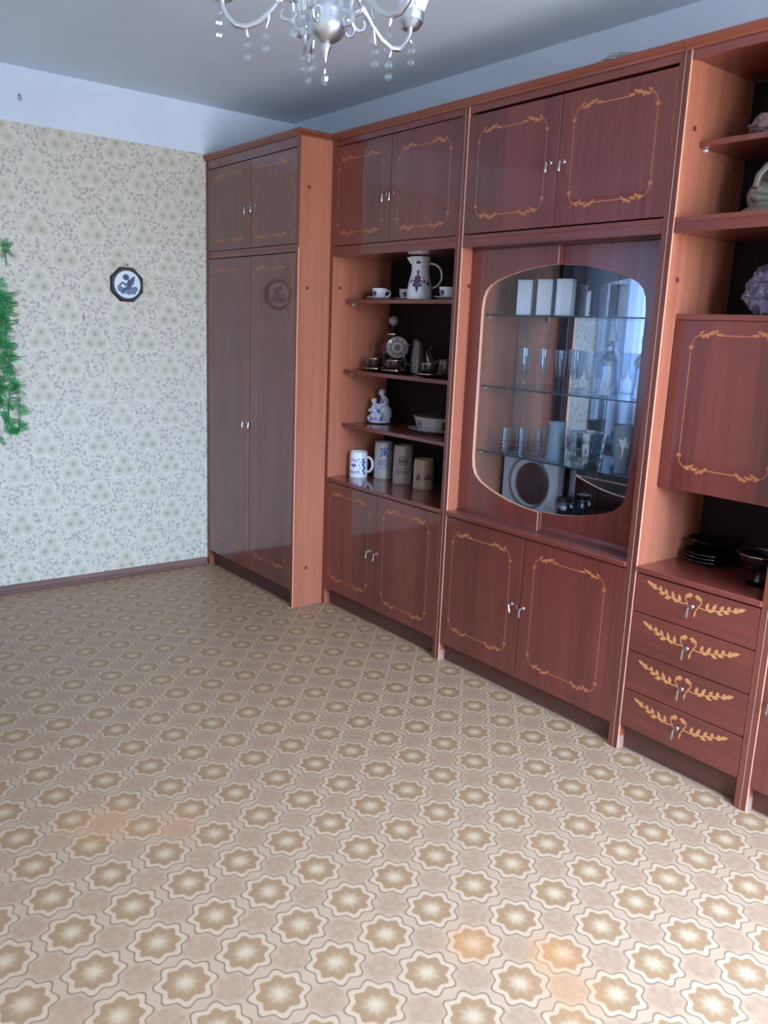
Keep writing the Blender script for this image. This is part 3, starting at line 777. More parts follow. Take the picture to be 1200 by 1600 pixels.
# local axes: x runs to the right as seen from the room, -y towards the viewer
mb = MB()
mb.lathe([(0, 0), (.052, 0), (.055, .005), (.05, .011), (.03, .014), (0, .014)], 24)
mb.ball((.018, .006, .055), (.030, .030, .052)); mb.ball((.020, .008, .096), (.023, .020, .034)); mb.ball((.03, .006, .04), (.03, .028, .045))
mb.ball((.012, .004, .126), (.010, .010, .012)); mb.ball((.006, .002, .143), (.0145, .0155, .0175)); mb.ball((-.0095, -.002, .14), (.004, .003, .003))
mb.tube([(.03, -.008, .112), (.022, -.024, .092), (.0, -.03, .084), (-.018, -.022, .092)], [.011, .0095, .008, .006], 8)
mb.ball((-.026, -.012, .066), (.018, .018, .026)); mb.ball((-.03, -.012, .103), (.0125, .013, .014)); mb.tube([(-.026, -.012, .088), (-.028, -.012, .096)], .007, 8)
mb.ball((-.008, -.03, .036), (.024, .02, .018)); mb.ball((-.030, -.024, .034), (.018, .018, .018)); mb.tube([(-.02, -.03, .076), (-.005, -.036, .07), (.008, -.032, .075)], [.0075, .006, .005], 8)
mb.tube([(.0, -.03, .034), (-.008, -.04, .018), (-.004, -.046, .012)], [.013, .01, .008], 8)
mb.ball((-.047, -.008, .058), (.009, .009, .01)); mb.ball((-.05, .004, .02), (.012, .012, .014))
mb.v = [(q[0]*1.05, q[1]*1.05, q[2]*1.02) for q in mb.v]
remeshed('body', 'figure', fg, mb)
mb = MB().ball((.0075, .006, .1535), (.0168, .0172, .0125), 14, 8); mb.obj('hair', 'bisque', fg, True)
mb = MB().ball((-.031, -.011, .111), (.0138, .0142, .0105), 14, 8); mb.obj('hair', 'bisque', fg, True)
mb = MB(); mb.tube([(.004, -.016, .118), (.012, -.019, .1), (.026, -.016, .118)], .0035, 6); mb.obj('collar', 'blue', fg, True)
mb = MB(); mb.tube([(-.014, -.031, .079), (-.006, -.041, .058), (.004, -.037, .042)], .0035, 6); mb.obj('sash', 'blue', fg, True)
mb = MB(); mb.tube([(.003, -.052, .013), (.012, -.043, .03), (.014, -.028, .047)], .0032, 6); mb.obj('hem', 'blue', fg, True)
tx, ty = 1.44, .255
pl = tag(MB().lathe([(0, 0), (.06, 0), (.065, .003), (.088, .009), (.1, .015), (.0995, .017), (.08, .0115), (.06, .006), (0, .006)], 40).obj('platter', 'stone', None, True), 'pale round platter under the covered tureen', 'plate')
pl.location = (tx, ty-.01, Z3); pl.scale = (1.25, .82, 1.1)
tu = empty('tureen', (tx, ty-.01, Z3+.008), 'pale oval tureen with side grips and dark dish-like lid', 'tureen', None, 0)
tp_ = [(0, 0), (.052, 0), (.056, .004), (.062, .02), (.071, .05), (.073, .056), (.07, .056), (0, .05)]
ov = lambda mb_: [(q[0]*1.25, q[1]*.82, q[2]*1.15) for q in mb_.v]
mb = MB().lathe(tp_, 40); mb.v = ov(mb); mb.obj('body', 'stone', tu, True)
mb = MB().lathe([(.0, .0565), (.078, .0565), (.079, .06), (.06, .066), (.02, .07), (0, .0705)], 40); mb.v = ov(mb); mb.obj('lid', 'disc', tu, True)
for s_ in (-1, 1):
    mb = MB().ball((s_*.098, 0, .058), (.014, .016, .0045), 12, 6); mb.obj('grip', 'stone', tu, True)
mb = MB(); decal(mb, tp_, [disc2(-.009, 0, .006, 8), disc2(.009, 0, .006, 8), leafpts(-.009, .004, .014, .007, R_(100)), leafpts(.009, .004, .014, .007, R_(80)), leafpts(-.006, -.004, .012, .006, R_(-110)), leafpts(.006, -.004, .012, .006, R_(-70))], R_(-100), .03)
mb.v = ov(mb); mb.v = [(q[0], q[1]-.0006, q[2]) for q in mb.v]; mb.obj('ornament', 'purple', tu)

# ------------------------------------------------------------------ beer mugs on the counter
def stein(name, x, y, h, r, m_, lab, hang, neck=True, turn=0.):
    t = empty(name, (x, y, ZC), lab, 'beer mug', 'beer mugs on the cabinet counter', facing(x, y)+turn)
    pr = [(0, 0), (r*.97, 0), (r, .004), (r, .012), (r*.985, .016), (r*.985, h*.8), (r*.97, h*.86), (r*.93, h*.93), (r*.945, h), (r*.86, h), (r*.84, h*.9), (r*.88, h*.78), (0, .012)]
    MB().lathe(pr, 40).obj('body', m_, t, True)
    if name == 'beer_mug': hw = .030
    else: hw = .034
    mb = MB(); hoop(mb, R_(hang), r*.93, h*.22, h*.8, hw, .0065 if r < .046 else .0075); mb.obj('handle', m_, t, True)
    return t, pr
def glyphs(mb, pr, rows, phi, mi=0, seed=1):
    """rows of worn letter-like strokes too blurred to read: (z, height, half width, count)"""
    rg = random.Random(seed)
    for z, hh, hw, n in rows:
        for i in range(n):
            s0 = -hw + 2*hw*i/n; wd = 2*hw/n*.7
            ps = [rect2(s0, s0+wd*.28, -hh/2, hh/2)]
            k = rg.choice('abcd')
            if k in 'ab': ps.append(rect2(s0+wd*.28, s0+wd, hh*.25, hh/2))
            if k in 'bc': ps.append(rect2(s0+wd*.28, s0+wd*.9, -hh*.1, hh*.1))
            if k in 'cd': ps.append(rect2(s0+wd*.28, s0+wd, -hh/2, -hh*.28))
            if k in 'ad': ps.append(rect2(s0+wd*.72, s0+wd, -hh/2, hh*.4))
            decal(mb, pr, ps, phi, z, mi)
m1, pr = stein('beer_mug', 1.03, .145, .128, .0455, 'plate_white', 'small white beer mug with blue print, leftmost on the counter', 76)
mb = MB(); glyphs(mb, pr, [(.088, .012, .022, 4), (.028, .012, .03, 7)], R_(-30), 0, 3)
decal(mb, pr, [disc2(0, .0, .005), disc2(.012, .004, .004), disc2(-.012, .004, .004), leafpts(0, .0, .016, .008, R_(60)), leafpts(0, .0, .016, .008, R_(130))], R_(-32), .058)
for i in range(6):
    decal(mb, pr, [disc2((-1)**i*.004, 0, .0065, 9), leafpts(0, .002, .014, .007, R_(20+40*i))], R_(36), .024+.0135*i)
    decal(mb, pr, [disc2((-1)**i*.003, 0, .0035, 8)], R_(6), .022+.0145*i)
mb.obj('print', 'blue', m1)
m2, pr = stein('beer_stein', 1.112, .238, .182, .0475, 'stone', 'tall grey stoneware beer stein with blue emblem print', 150)
mb = MB(); decal(mb, pr, [disc2(0, .018, .014, 14), leafpts(0, .03, .02, .014, R_(90)), leafpts(-.01, .03, .016, .01, R_(130)), leafpts(.01, .03, .016, .01, R_(50)), disc2(-.016, .002, .006, 8), disc2(.016, .002, .006, 8)], R_(4), .115)
glyphs(mb, pr, [(.093, .012, .026, 5), (.075, .016, .03, 6), (.057, .008, .024, 6)], R_(4), 0, 5)
mb.obj('print', 'blue', m2)
m3, pr = stein('beer_stein', 1.268, .238, .186, .0495, 'stone2', 'tall grey stoneware beer stein with dark round seal and lettering', 150)
mb = MB(); n = 24
ring = [(.0225*math.cos(2*math.pi*i/n), .0225*math.sin(2*math.pi*i/n)) for i in range(n)]; rin = [(q[0]*.78, q[1]*.78) for q in ring]
decal(mb, pr, [[ring[i], ring[(i+1) % n], rin[(i+1) % n], rin[i]] for i in range(n)], R_(-2), .115)
decal(mb, pr, [leafpts(0, -.014, .026, .016, R_(90)), leafpts(-.009, -.01, .018, .009, R_(110)), leafpts(.009, -.01, .018, .009, R_(70)), disc2(-.011, .004, .003, 7), disc2(.011, .004, .003, 7)], R_(-2), .115)
glyphs(mb, pr, [(.078, .007, .022, 7), (.060, .014, .036, 9)], R_(-2), 0, 9)
mb.obj('print', 'print', m3)
m4, pr = stein('beer_mug', 1.425, .235, .142, .0485, 'tan', 'short tan beer mug with brown relief at the right end', 150)
mb = MB(); decal(mb, pr, [leafpts(-.028, -.02, .034, .014, R_(80)), leafpts(-.016, -.02, .026, .012, R_(110)), leafpts(.018, -.022, .036, .014, R_(85)), leafpts(.03, -.022, .03, .014, R_(70)), disc2(.01, -.012, .008, 9), disc2(-.03, -.014, .008, 9)] + [rect2(-.04, .04, -.034, -.029)], R_(0), .068)
mb.obj('print', 'printbrown', m4)
mb = MB(); decal(mb, pr, [leafpts(-.002, -.02, .055, .016, R_(86))], R_(-3), .068); mb.obj('figure_relief', 'stone2', m4)

# ------------------------------------------------------------------ glass and china inside the vitrine
V1, V2, V3, V0 = 1.4655, 1.1815, .9145, .6645
for i, (x, y, l) in enumerate(((2.035, .19, 'white upright carton, leftmost on the top glass shelf'), (2.138, .19, 'white upright carton, middle of the three on the top glass shelf'), (2.232, .19, 'white upright carton, right of the three on the top glass shelf'))):
    b_ = empty('carton', (x, y, V1), l, 'box', 'white cartons in the vitrine', R_(18))
    MB().box(-.031, .031, -.02, .02, 0, .128, .002).obj('body', 'white', b_)
    MB().box(-.0315, .0315, -.0205, .0205, .128, .1335, .001).obj('lid', 'white', b_)
FL = [(0, 0), (.027, 0), (.0272, .0015), (.006, .004), (.0032, .009), (.0032, .03), (.006, .034), (.0035, .038), (.0055, .045), (.014, .062), (.0205, .1), (.0225, .157), (.0215, .157), (.0195, .1), (.013, .063), (0, .05)]
fl_ = empty('champagne_flute', (2.044, .2, V2), 'champagne flute at the left end of the row', 'glass', 'champagne flutes in the vitrine')
MB().lathe(FL[:6]+[(.0032, .031), (0, .032)], 24).obj('stem', 'crystal', fl_, True)
MB().lathe([(0, .031), (.006, .034), (.0035, .038)]+FL[8:], 24).obj('bowl', 'crystal', fl_, True)
for x, y, l in ((2.11, .235, 'champagne flute second from the left end of the row'), (2.205, .225, 'champagne flute third from the left end of the row'), (2.245, .29, 'champagne flute standing behind the middle of the row'), (2.30, .2, 'champagne flute second from the right end of the row'), (2.355, .215, 'champagne flute at the right end of the row, beside the decanter')):
    again(fl_, (x, y, V2), l)
def decanter(x, y, h, lab, k=1.):
    t = empty('decanter', (x, y, V2), lab, 'decanter', 'cut glass decanters', .3)
    MB().lathe([(0, 0), (.036*k, 0), (.04*k, .006), (.036*k, .03), (.032*k, .07), (.03*k, .11), (.036*k, .122), (.040*k, .128), (.036*k, .134), (.024*k, .152), (.014*k, .165), (.013*k, .18), (.017*k, .186), (.014*k, .186), (.01*k, .165), (.026*k, .13), (.026*k, .05), (0, .016)], 12).obj('body', 'cut', t)
    MB().lathe([(0, .18), (.009*k, .182), (.011*k, .188), (.02*k, .2), (.016*k, .222), (.005*k, h-.004), (0, h)], 8).obj('stopper', 'cut', t)
decanter(2.425, .24, .262, 'cut glass decanter with pointed stopper beside the flutes')
decanter(2.572, .235, .245, 'cut glass decanter at the right edge of the vitrine', .9)
TU = [(0, 0), (.0205, 0), (.0215, .003), (.0222, .1), (.0212, .1), (.0195, .012), (0, .008)]
gl = empty('tumbler', (1.975, .19, V3), 'tumbler with red dots nearest the left side of the lower glass shelf', 'glass', 'straight tumblers in the vitrine', facing(1.97, .19))
MB().lathe(TU, 24).obj('body', 'crystal', gl, True)
mb = MB(); [decal(mb, TU, [disc2(0, 0, .003, 7)], R_(a_), z) for a_ in (-50, -10, 30) for z in (.02, .035, .05)]; mb.obj('red_dots', 'reddot', gl)
for x, y, l in ((2.042, .215, 'tumbler with red dots second from the left'), (1.985, .275, 'tumbler with red dots behind the leftmost one'), (2.075, .28, 'tumbler with red dots behind the second one')): again(gl, (x, y, V3), l)
cf = empty('carafe', (2.215, .225, V3), 'frosted glass carafe standing between the tumblers and the cut glass bowl', 'carafe')
MB().lathe([(0, 0), (.036, 0), (.038, .004), (.037, .05), (.033, .1), (.031, .12), (.036, .15), (.034, .15), (.029, .118), (.034, .05), (0, .008)], 28).obj('body', 'frosted', cf, True)
bw = empty('crystal_bowl', (2.372, .22, V3), 'cut crystal bowl sparkling in the middle of the lower glass shelf', 'bowl')
BP = [(0, 0), (.05, 0), (.056, .006), (.062, .04), (.066, .09), (.07, .13), (.066, .13), (.06, .05), (0, .014)]
MB().lathe(BP, 16).obj('body', 'cut', bw)
mb = MB()
for k in range(16):
    for z in (.03, .065, .1):
        a_ = 2*math.pi*(k+.5*(z > .05 and z < .08))/16; r_ = rad(BP, z)
        mb.ball((r_*math.cos(a_), r_*math.sin(a_), z), (.006, .006, .013), 6, 4)
mb.obj('cut_facets', 'cut', bw)['kind'] = 'stuff'
vs_ = empty('vase', (2.53, .225, V3), 'tall frosted vase with etched flower at the right of the lower glass shelf', 'vase', None, facing(2.53, .225))
VP = [(0, 0), (.026, 0), (.028, .004), (.024, .012), (.03, .05), (.040, .11), (.040, .14), (.034, .175), (.032, .175), (.037, .13), (.026, .04), (0, .014)]
MB().lathe(VP, 28).obj('body', 'frosted', vs_, True)
mb = MB(); decal(mb, VP, [leafpts(0, 0, .026, .012, R_(a_)) for a_ in (20, 80, 140, 200, 260, 320)]+[leafpts(0, -.01, .05, .006, R_(-95))], 0, .11); mb.obj('etching', 'plate_white', vs_)
jr = empty('preserve_jar', (2.232, .29, V0), 'small glass jar with dark lid on the vitrine floor', 'jar')
MB().lathe([(0, 0), (.032, 0), (.035, .004), (.035, .055), (.03, .068), (.027, .07), (.027, .082), (.0245, .08), (.028, .066), (.032, .05), (.031, .01), (0, .008)], 28).obj('body', 'cut', jr, True)
MB().lathe([(0, .084), (.0, .098), (.0295, .098), (.031, .094), (.031, .082), (.0285, .082), (0, .084)], 28).obj('lid', 'lid', jr, True)
gb = empty('gift_box', (2.035, .31, V0), 'white square box with large round brown dish in its front', 'box')
MB().box(-.15, .15, -.022, .022, 0, .238, .003).obj('body', 'white', gb)
def upright(prof, cx, cz, y):
    m_ = MB().lathe(prof, 40); m_.v = [(q[0]+cx, y-q[2], q[1]+cz) for q in m_.v]; return m_
upright([(0, .004), (.07, .003), (.086, .001), (.088, .006), (.084, .0075), (.066, .006), (0, .006)], .022, .125, -.022).obj('dish', 'disc', gb, True)
upright([(.100, 0), (.112, 0), (.112, .003), (.100, .003), (.100, 0)], .0, .125, -.022).obj('ring', 'stone2', gb, True)

# ------------------------------------------------------------------ minerals and bowls in the drawer bay
def rough_lump(name, m_, parent, c, r, seed, amp=.22, lv=4):
    import bmesh
    bm = bmesh.new(); bmesh.ops.create_icosphere(bm, subdivisions=lv, radius=1)
    from mathutils import noise as nz
    for v_ in bm.verts:
        p = v_.co; f = 1 + amp*nz.fractal(p*2.2+Vector((seed, 0, 0)), 1, 2, 4) + amp*.35*nz.cell(p*7+Vector((seed, 1, 0)))
        v_.co = Vector((p.x*r[0]*f, p.y*r[1]*f, max(p.z*r[2]*f, -r[2]*.72)))
    zmin = min(v_.co.z for v_ in bm.verts)
    for v_ in bm.verts: v_.co += Vector((c[0], c[1], c[2]-zmin))
    me = bpy.data.meshes.new(name); bm.to_mesh(me); bm.free(); me.materials.append(M[m_])
    o = bpy.data.objects.new(name, me); COL.objects.link(o); o.parent = parent
    return o
rk = rough_lump('rock_specimen', 'rock', None, (0, 0, 0), (.075, .06, .042), 3)
rk.location = (2.975, .185, 1.9865); tag(rk, 'rough pinkish mineral lump on the highest open shelf', 'rock')
am = empty('amethyst_cluster', (3.05, .165, 1.4762), 'lilac grey amethyst cluster on top of the drop-front compartment', 'mineral', None, 0)
rough_lump('base_rock', 'amethyst', am, (0, 0, 0), (.082, .06, .088), 11, .16)
mb = MB(); rg = random.Random(5)
for i in range(230):
    th_, ph_ = rg.uniform(0, 2*math.pi), rg.uniform(-.1, 1.45)
    d = Vector((math.cos(th_)*math.cos(ph_), math.sin(th_)*math.cos(ph_), math.sin(ph_)))
    p = Vector((d.x*.08, d.y*.058, .062+d.z*.082)); p.z = max(p.z, .012)
    d = (d + Vector((rg.uniform(-.4, .4), rg.uniform(-.4, .4), rg.uniform(-.3, .4)))).normalized(); d.z = max(d.z, -.05)
    L = rg.uniform(.006, .014); r_ = rg.uniform(.005, .011)
    mb.tube([p-d*.008, p+d*L*.6, p+d*L], [r_, r_*.9, .0006], 6)
am_c = mb.obj('crystals', 'amethyst', am); am_c['kind'] = 'stuff'
sf = empty('stone_sculpture', (2.995, .175, 1.7595), 'grey carved sculpture of a ring over folded forms, above the drop-front', 'sculpture', None, facing(3.03, .17)+R_(90))
mb = MB().lathe([(0, 0), (.085, 0), (.09, .006), (.08, .02), (.06, .032), (0, .036)], 20)
mb.ball((-.015, 0, .06), (.055, .04, .05)); mb.ball((.03, 0, .07), (.04, .036, .06)); mb.ball((.0, .012, .12), (.045, .025, .05))
mb.tube([(-.055, -.03, .062), (-.035, -.045, .05), (.0, -.052, .045), (.04, -.045, .055)], [.010, .014, .015, .012], 10)
mb.tube([(-.045, -.028, .08), (-.04, -.03, .115), (-.015, -.03, .145), (.02, -.03, .165), (.05, -.02, .17)], [.012, .012, .012, .012, .014], 10)
mb.ball((.03, 0, .165), (.032, .028, .026))
remeshed('body', 'bronze', sf, mb, .0036)
st = empty('plate_stack', (2.895, .262, ZC), 'stack of dark glass plates in the niche above the drawers', 'plates')
for i in range(3): MB().lathe([(0, .012*i), (.045, .012*i), (.05, .012*i+.002), (.085, .012*i+.014), (.084, .012*i+.016), (.05, .012*i+.006), (0, .012*i+.005)], 32).obj('plate', 'dark_glass', st, True)
bs = empty('fluted_dish', (2.9, .26, ZC+.0435), 'fluted dark glass dish lying on the plate stack', 'dish')
MB().lathe([(0, 0), (.04, 0), (.046, .004), (.075, .034), (.077, .04), (.073, .038), (.04, .008), (0, .006)], 36, squash=lambda a_: 1+.03*math.cos(12*a_)).obj('body', 'dark_glass', bs, True, 60)
fb = empty('footed_bowl', (3.13, .15, ZC), 'dark cut glass footed bowl at the right of the niche', 'bowl')
MB().lathe([(0, 0), (.036, 0), (.038, .004), (.014, .012), (.009, .03), (.012, .045), (0, .046)], 24).obj('foot', 'dark_glass', fb, True)
MB().lathe([(0, .044), (.012, .045), (.04, .056), (.064, .085), (.071, .1), (.068, .1), (.058, .082), (0, .052)], 24, squash=lambda a_: 1+.025*math.cos(12*a_)).obj('bowl', 'dark_glass', fb, True, 60)
MB().lathe([(.068, .0995), (.072, .0995), (.0725, .102), (.068, .102), (.068, .0995)], 24, squash=lambda a_: 1+.025*math.cos(12*a_)).obj('rim', 'steel', fb, True)

# ------------------------------------------------------------------ on top of the wall unit
dg = empty('dried_grass', (2.56, .12, 2.25), 'bunch of dried grass stalks lying on top above the vitrine', 'dried grass', None, R_(188))
rg = random.Random(3)
for i in range(11):
    L = rg.uniform(.12, .24); dy = rg.uniform(-.03, .03); hh = rg.uniform(.015, .055)
    mb = MB(); mb.tube([(0, dy*.2, .004), (L*.4, dy, .004+hh*.8), (L*.75, dy*1.3, .004+hh), (L, dy*1.6, .004+hh*.45)], [.0012, .001, .0009, .0005], 5)
    mb.obj('stalk', 'dry', dg)
mb = MB().ball((-.01, 0, .009), (.03, .012, .009), 10, 6); mb.obj('seed_head', 'soot', dg, True)
for x, y, l in ((1.15, .03, 'dark crumbled lump on the cornice above the shelf bay'), (2.02, .05, 'dark lump on the cornice above the left vitrine door')):
    o = rough_lump('debris_lump', 'soot', None, (0, 0, 0), (.018, .012, .008), x, .3, 3); o.location = (x, y, 2.25 if x > 1.5 else 2.25); tag(o, l, 'debris')

# ------------------------------------------------------------------ on the wallpapered wall
op = empty('wall_plate', (.0025, -.6275, 1.5595), 'octagonal black framed plate with winged child picture on the wallpaper', 'wall plate')
def octo(r, x): return [(x, r*math.cos(R_(22.5+45*i)), r*math.sin(R_(22.5+45*i))) for i in range(8)]
mb = MB(); R1, R2 = .0925, .0865
A, B_, C_ = octo(R1, 0), octo(R1, .012), octo(R2, .018); n = 40
circ = [(.018, .069*math.cos(2*math.pi*i/n), .069*math.sin(2*math.pi*i/n)) for i in range(n)]
mb.add(A+B_+C_, [tuple(range(8))[::-1]] + [(i, (i+1) % 8, 8+(i+1) % 8, 8+i) for i in range(8)] + [(8+i, 8+(i+1) % 8, 16+(i+1) % 8, 16+i) for i in range(8)])
oc = octo(R2, .018); fs = []
for i in range(n):                                    # front face: join each circle step to the octagon
    a0 = 360*i/n; k0 = int(((a0-22.5) % 360)//45); k1 = int(((a0+360/n-22.5) % 360)//45)
    fs.append((8+i, 8+(i+1) % n, k1 if k1 == k0 else k1)); 
mb2 = oc+circ
fs = []
for i in range(n):
    a0 = 360*(i+.5)/n; k = round((a0-22.5)/45) % 8
    fs.append((8+i, k, 8+(i+1) % n))
    k2 = round((a0+360/n-22.5)/45) % 8
    if k2 != k: fs.append((8+(i+1) % n, k, k2))
mb.add(mb2, fs)
mb.obj('frame', 'black', op)
MB().add([(.0165, .0695*math.cos(2*math.pi*i/n), .0695*math.sin(2*math.pi*i/n)) for i in range(n)], [tuple(range(n))]).obj('disc', 'plate_white', op)
pp = lambda pl_, x: [(x, a_, b_) for a_, b_ in pl_]
def ell(cx, cz, rx, rz, an=0, n=14):
    cx, cz, rx, rz = cx*1.16, cz*1.16, rx*1.16, rz*1.16
    c, s = math.cos(R_(an)), math.sin(R_(an)); return [(cx+rx*math.cos(t)*c-rz*math.sin(t)*s, cz+rx*math.cos(t)*s+rz*math.sin(t)*c) for t in [2*math.pi*i/n for i in range(n)]]
mb = MB()
for i, q in enumerate(((-.032, -.020, .014), (-.02, -.03, .014), (-.006, -.026, .012), (.006, -.033, .014), (.02, -.022, .016), (.036, -.018, .013), (.028, -.032, .012), (-.038, -.012, .009))): mb.poly(pp(ell(q[0], q[1], q[2], q[2]*.86), .0167+i*.00002))
mb.poly(pp([(.006, .01), (.02, .034), (.036, .042), (.038, .02), (.032, -.002), (.022, -.006), (.012, -.002)], .0167))
mb.obj('cloud_print', 'plate_ink2', op)
mb = MB()
for i, pl_ in enumerate((ell(-.006, .031, .015, .0135), ell(.008, .002, .011, .022, -12), ell(-.004, .0, .014, .0042, 12), ell(-.018, .006, .012, .0038, -14), ell(-.031, -.001, .009, .004, 34), ell(-.004, -.017, .018, .007, 14), ell(-.018, -.027, .014, .0052, 42), ell(.022, .02, .003, .016, -24), ell(.03, .022, .003, .017, -10), ell(.014, .013, .003, .012, -30))):
    mb.poly(pp(pl_, .0170+.00002*i))
mb.obj('figure_print', 'plate_ink', op)
# black hanger behind the plate, small nail and hook
tag(MB().tube([(.0025, -.62, 1.662), (.012, -.62, 1.658), (.012, -.62, 1.652)], .003, 6).obj('nail', 'wire'), 'small nail in the wallpaper just above the octagonal plate', 'nail')
mb = MB().tube([(.0, 0, 0), (.02, 0, 0), (.026, 0, -.006), (.026, .003, -.02), (.016, .003, -.024)], .003, 6)
hk = tag(mb.obj('wall_hook', 'wire', None, True), 'small metal hook on the white strip above the wallpaper', 'hook'); hk.location = (0, -1.115, 2.375)
mb = MB().tube([(.0, 0, 0), (.014, 0, .002), (.018, .002, -.008), (.014, .004, -.018)], .0022, 6)
hk = tag(mb.obj('wall_hook', 'wire', None, True), 'thin bent wire hook on the wallpaper between vine and plate', 'hook'); hk.location = (.0025, -.857, 1.398)

# ------------------------------------------------------------------ artificial vine at the left
vn = empty('hanging_vine', (.0025, -1.29, .745), 'green artificial vine hanging down the wallpaper at the left edge', 'plant')
rg = random.Random(11)
mb = MB()
stems = []
for k in range(7):
    y0 = -.09+.03*k; pts = []
    top = rg.uniform(.78, .98) if k < 5 else rg.uniform(.74, .84)
    bot = rg.uniform(.02, .09)
    for i in range(14):
        t = i/13; z = bot + (top-bot)*t
        wv = (.6+.55*(1-t)); pts.append((.016+.016*math.sin(6*t+k), y0*wv + .012*math.sin(9*t+k*2), z))
    stems.append(pts); m_ = MB(); m_.tube(pts, .0022, 5); m_.obj('stem', 'leafA', vn)
fol = MB()
def sprig(mb_, p, d, L, mi):
    side_ = d.cross(Vector((1, 0, 0))).normalized()
    for j in range(7):
        t = (j+.5)/7; q = p + d*L*t
        for s_ in (-1, 1):
            dd = (d*.7 + side_*s_*(.9-.3*t) + Vector((rg.uniform(-.2, .45), 0, rg.uniform(-.3, .2)))).normalized(); l_ = L*.42*(1-.45*t)
            w_ = dd.cross(Vector((1, .2, .1))).normalized()*l_*.16
            mb_.add([tuple(q), tuple(q+dd*l_*.5+w_), tuple(q+dd*l_), tuple(q+dd*l_*.5-w_)], [(0, 1, 2, 3)], mi)
for pts in stems:
    for i in range(46):
        t = rg.uniform(0, .999)*(len(pts)-1); k = int(t); a_, b_ = Vector(pts[k]), Vector(pts[k+1]); p = a_ + (b_-a_)*(t-k)
        an = rg.uniform(-1, 1)*1.9
        d = Vector((rg.uniform(.0, .55), math.sin(an), -math.cos(an)*.8+.1)).normalized()
        sprig(fol, p, d, rg.uniform(.035, .06), rg.choice((0, 0, 1)))
fol.v = [(max(q[0], .003), q[1], q[2]) for q in fol.v]
fo = fol.obj('foliage', ['leafA', 'leafB'], vn); fo['kind'] = 'stuff'
tw = empty('leaf_sprig', (.0025, -1.214, 1.66), 'small dark green sprig pinned on the wallpaper above the vine', 'plant')
fol = MB()
for an in (-.5, .2, .9, 2.4, 3.4): sprig(fol, Vector((.012, 0, .03)), Vector((.2, math.sin(an), math.cos(an))).normalized(), .045, 0)
m_ = MB(); m_.tube([(.0, 0, .03), (.014, 0, .03), (.016, .004, -.05)], .002, 5); m_.obj('stem', 'leafA', tw)
fol.v = [(max(q[0], .003), q[1], q[2]) for q in fol.v]
fol.obj('leaves', ['leafA', 'leafB'], tw)['kind'] = 'stuff'

# ------------------------------------------------------------------ chandelier
CHX, CHY = 2.54, -1.11
rz = math.atan2(.785, .62)
ch = empty('chandelier', (CHX, CHY, HC), 'silver five-arm chandelier with crystal drops hanging from the ceiling', 'chandelier', None, rz)
z_ = lambda h: h - HC
MB().lathe([(0, 0), (.06, 0), (.062, -.006), (.045, -.02), (.02, -.045), (.012, -.05), (0, -.05)], 28).obj('ceiling_canopy', 'silver', ch, True)
MB().lathe([(0, -.048), (.009, -.05), (.009, -.10), (.016, -.11), (.02, -.12), (.012, -.135), (.009, -.15), (.009, -.2), (.018, -.21), (.026, -.22), (.018, -.24), (.012, -.25), (.012, z_(2.22)), (0, z_(2.22))], 20).obj('column', 'silver', ch, True)
MB().lathe([(0, z_(2.225)), (.014, z_(2.222)), (.018, z_(2.205)), (.03, z_(2.195)), (.034, z_(2.18)), (.028, z_(2.165)), (.036, z_(2.15)), (.046, z_(2.135)), (.049, z_(2.112)), (.047, z_(2.094)), (.049, z_(2.088)), (.048, z_(2.081)), (.042, z_(2.07)), (.034, z_(2.061)), (.02, z_(2.053)), (.011, z_(2.048)), (0, z_(2.046))], 36, squash=lambda a_: 1+.012*math.cos(18*a_)).obj('bowl', 'silver', ch, True, 60)
MB().lathe([(0, z_(2.05)), (.013, z_(2.048)), (.014, z_(2.042)), (.008, z_(2.03)), (.004, z_(2.016)), (.0015, z_(2.008)), (0, z_(2.007))], 16).obj('finial', 'silver', ch, True)
def drop(parent, x, y, z, r=.0105, n=2):
    m_ = MB(); m_.tube([(x, y, z), (x, y, z-.012)], .0009, 5); wr = m_.obj('wire', 'wire', parent)
    for i in range(n):
        c_ = z-.018-.0265*i
        b_ = MB(); b_.ball((x, y, c_), (r, r, r*1.1), 10, 6); b_.obj('crystal_bead', 'bead', wr)
bd = MB(); bd.lathe([(0, z_(1.9985)), (.003, z_(1.995)), (.0055, z_(1.985)), (.011, z_(1.975)), (.0095, z_(1.966)), (.004, z_(1.957)), (0, z_(1.956))], 8); 
m_ = MB(); m_.tube([(0, 0, z_(2.008)), (0, 0, z_(1.998))], .001, 5); wr = m_.obj('wire', 'wire', ch); bd.obj('crystal_drop', 'cut', wr)
def spiral(cx, cz, r0, r1, a0, a1, n=16):
    return [(cx+(r0+(r1-r0)*i/n)*math.cos(R_(a0+(a1-a0)*i/n)), cz+(r0+(r1-r0)*i/n)*math.sin(R_(a0+(a1-a0)*i/n))) for i in range(n+1)]
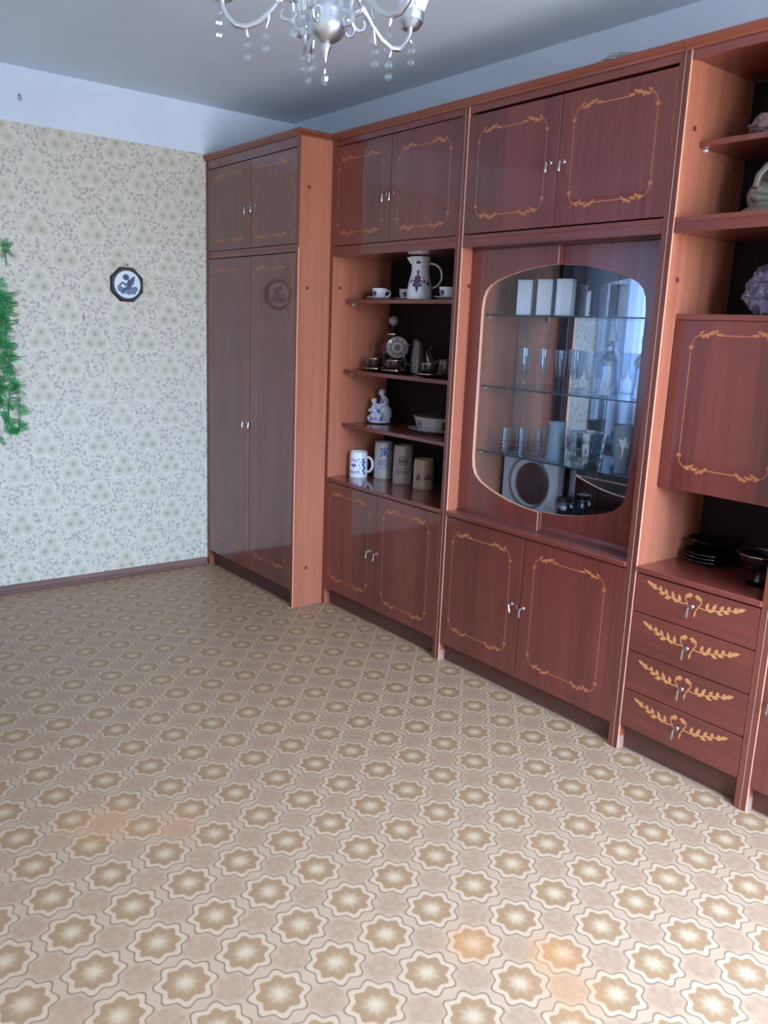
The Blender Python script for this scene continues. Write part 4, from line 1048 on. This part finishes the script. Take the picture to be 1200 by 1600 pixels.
for k in range(5):
    A_ = R_(180+72*k); c, s = math.cos(A_), math.sin(A_)
    P3 = lambda r_, z, side=0: (c*r_-s*side, s*r_+c*side, z_(z))
    m_ = MB()
    m_.tube([P3(q, h) for q, h in ((.036, 2.15), (.06, 2.175), (.085, 2.17), (.105, 2.148), (.13, 2.118), (.16, 2.092), (.19, 2.079), (.215, 2.082), (.235, 2.1), (.246, 2.118), (.248, 2.135), (.247, 2.142))], [.007, .0065, .006, .006, .0065, .007, .0075, .0078, .0075, .007, .008, .0075], 10)
    arm = m_.obj('arm', 'silver', ch, True)
    m_ = MB(); m_.tube([P3(q, h) for q, h in [(.13, 2.118), (.118, 2.135), (.105, 2.14)][::1] + spiral(.096, 2.115, .029, .010, 70, 400)], [.005]*3+[.0055-.002*i/16 for i in range(17)], 8); m_.obj('scroll', 'silver', arm, True)
    m_ = MB(); m_.tube([P3(q, h) for q, h in [(.04, 2.12), (.055, 2.115)] + spiral(.062, 2.093, .02, .007, 80, -250)], [.005]*2+[.005-.002*i/16 for i in range(17)], 8); m_.obj('scroll', 'silver', arm, True)
    for q, h, dq, dh in ((.135, 2.114, .008, -.036), (.19, 2.073, -.004, -.016), (.243, 2.115, .012, -.012)):
        m_ = MB(); m_.tube([P3(q, h), P3(q+dq*.4, h+dh*.6), P3(q+dq, h+dh)], [.0045, .0045, .002], 8); lf = m_.obj('leaf_tip', 'silver', arm, True)
        e_ = P3(q+dq, h+dh); drop(arm, e_[0], e_[1], e_[2])
    cu = MB(); cu.lathe([(0, 0), (.02, 0), (.024, .003), (.03, .012), (.033, .016), (.032, .02), (.034, .026), (.034, .046), (.031, .046), (.03, .03), (0, .02)], 28, P3(.247, 2.134), 0); cu.obj('lamp_cup', 'silver', arm, True)
    sh = MB(); sh.lathe([(0, .024), (.026, .024), (.034, .04), (.046, .075), (.05, .1), (.047, .13), (.052, .15), (.05, .151), (.045, .13), (.048, .1), (.044, .076), (.03, .04), (0, .03)], 28, P3(.247, 2.134), 0); sh.obj('lamp_shade', 'frost', arm, True)
    B3 = R_(180+72*k+36); mm = MB()
    for j in range(4):
        mm = MB(); mm.ball((math.cos(B3)*(.05+.002*j), math.sin(B3)*(.05+.002*j), z_(2.15-.024*j)), (.006, .006, .011), 8, 6); mm.obj('crystal_bead', 'bead', ch)

# ------------------------------------------------------------------ what only the mirror and the light know of
cu = empty('curtain', (.62, YL+.1, .02), 'long white curtain hanging before the side window, seen in the vitrine mirror', 'curtain')
mb = MB(); n = 90
top = [(-.6+1.2*i/n, .022*math.sin(i*.62)+.008*math.sin(i*1.7), 2.28) for i in range(n+1)]
mb.add(top + [(q[0], q[1]*1.3, .04) for q in top], [(i, i+1, n+2+i, n+1+i) for i in range(n)]); mb.obj('cloth', 'curtain', cu, True)
MB().tube([(-.61, 0, 2.30), (.66, 0, 2.30)], .012, 10).obj('rod', 'darkwood', cu, True)
for x_ in (-.6, .65): MB().box(x_-.008, x_+.008, -.0965, .01, 2.285, 2.315, .002).obj('bracket', 'darkwood', cu)
sb = empty('sideboard', (1.0, -2.22, 0), 'low dark wooden sideboard by the curtain, seen in the vitrine mirror', 'sideboard')
MB().box(-.8, .8, -.2, .2, .08, .62, .004).obj('body', 'darkwood', sb)
MB().box(-.82, .82, -.215, .215, .62, .645, .004).obj('top', 'darkwood', sb)
MB().box(-.8, .8, .2, .203, .36, .372).obj('edge_strip', 'strip', sb)
for x_ in (-.72, .72):
    for y_ in (-.16, .16): MB().box(x_-.025, x_+.025, y_-.025, y_+.025, 0, .08, .003).obj('leg', 'darkwood', sb)
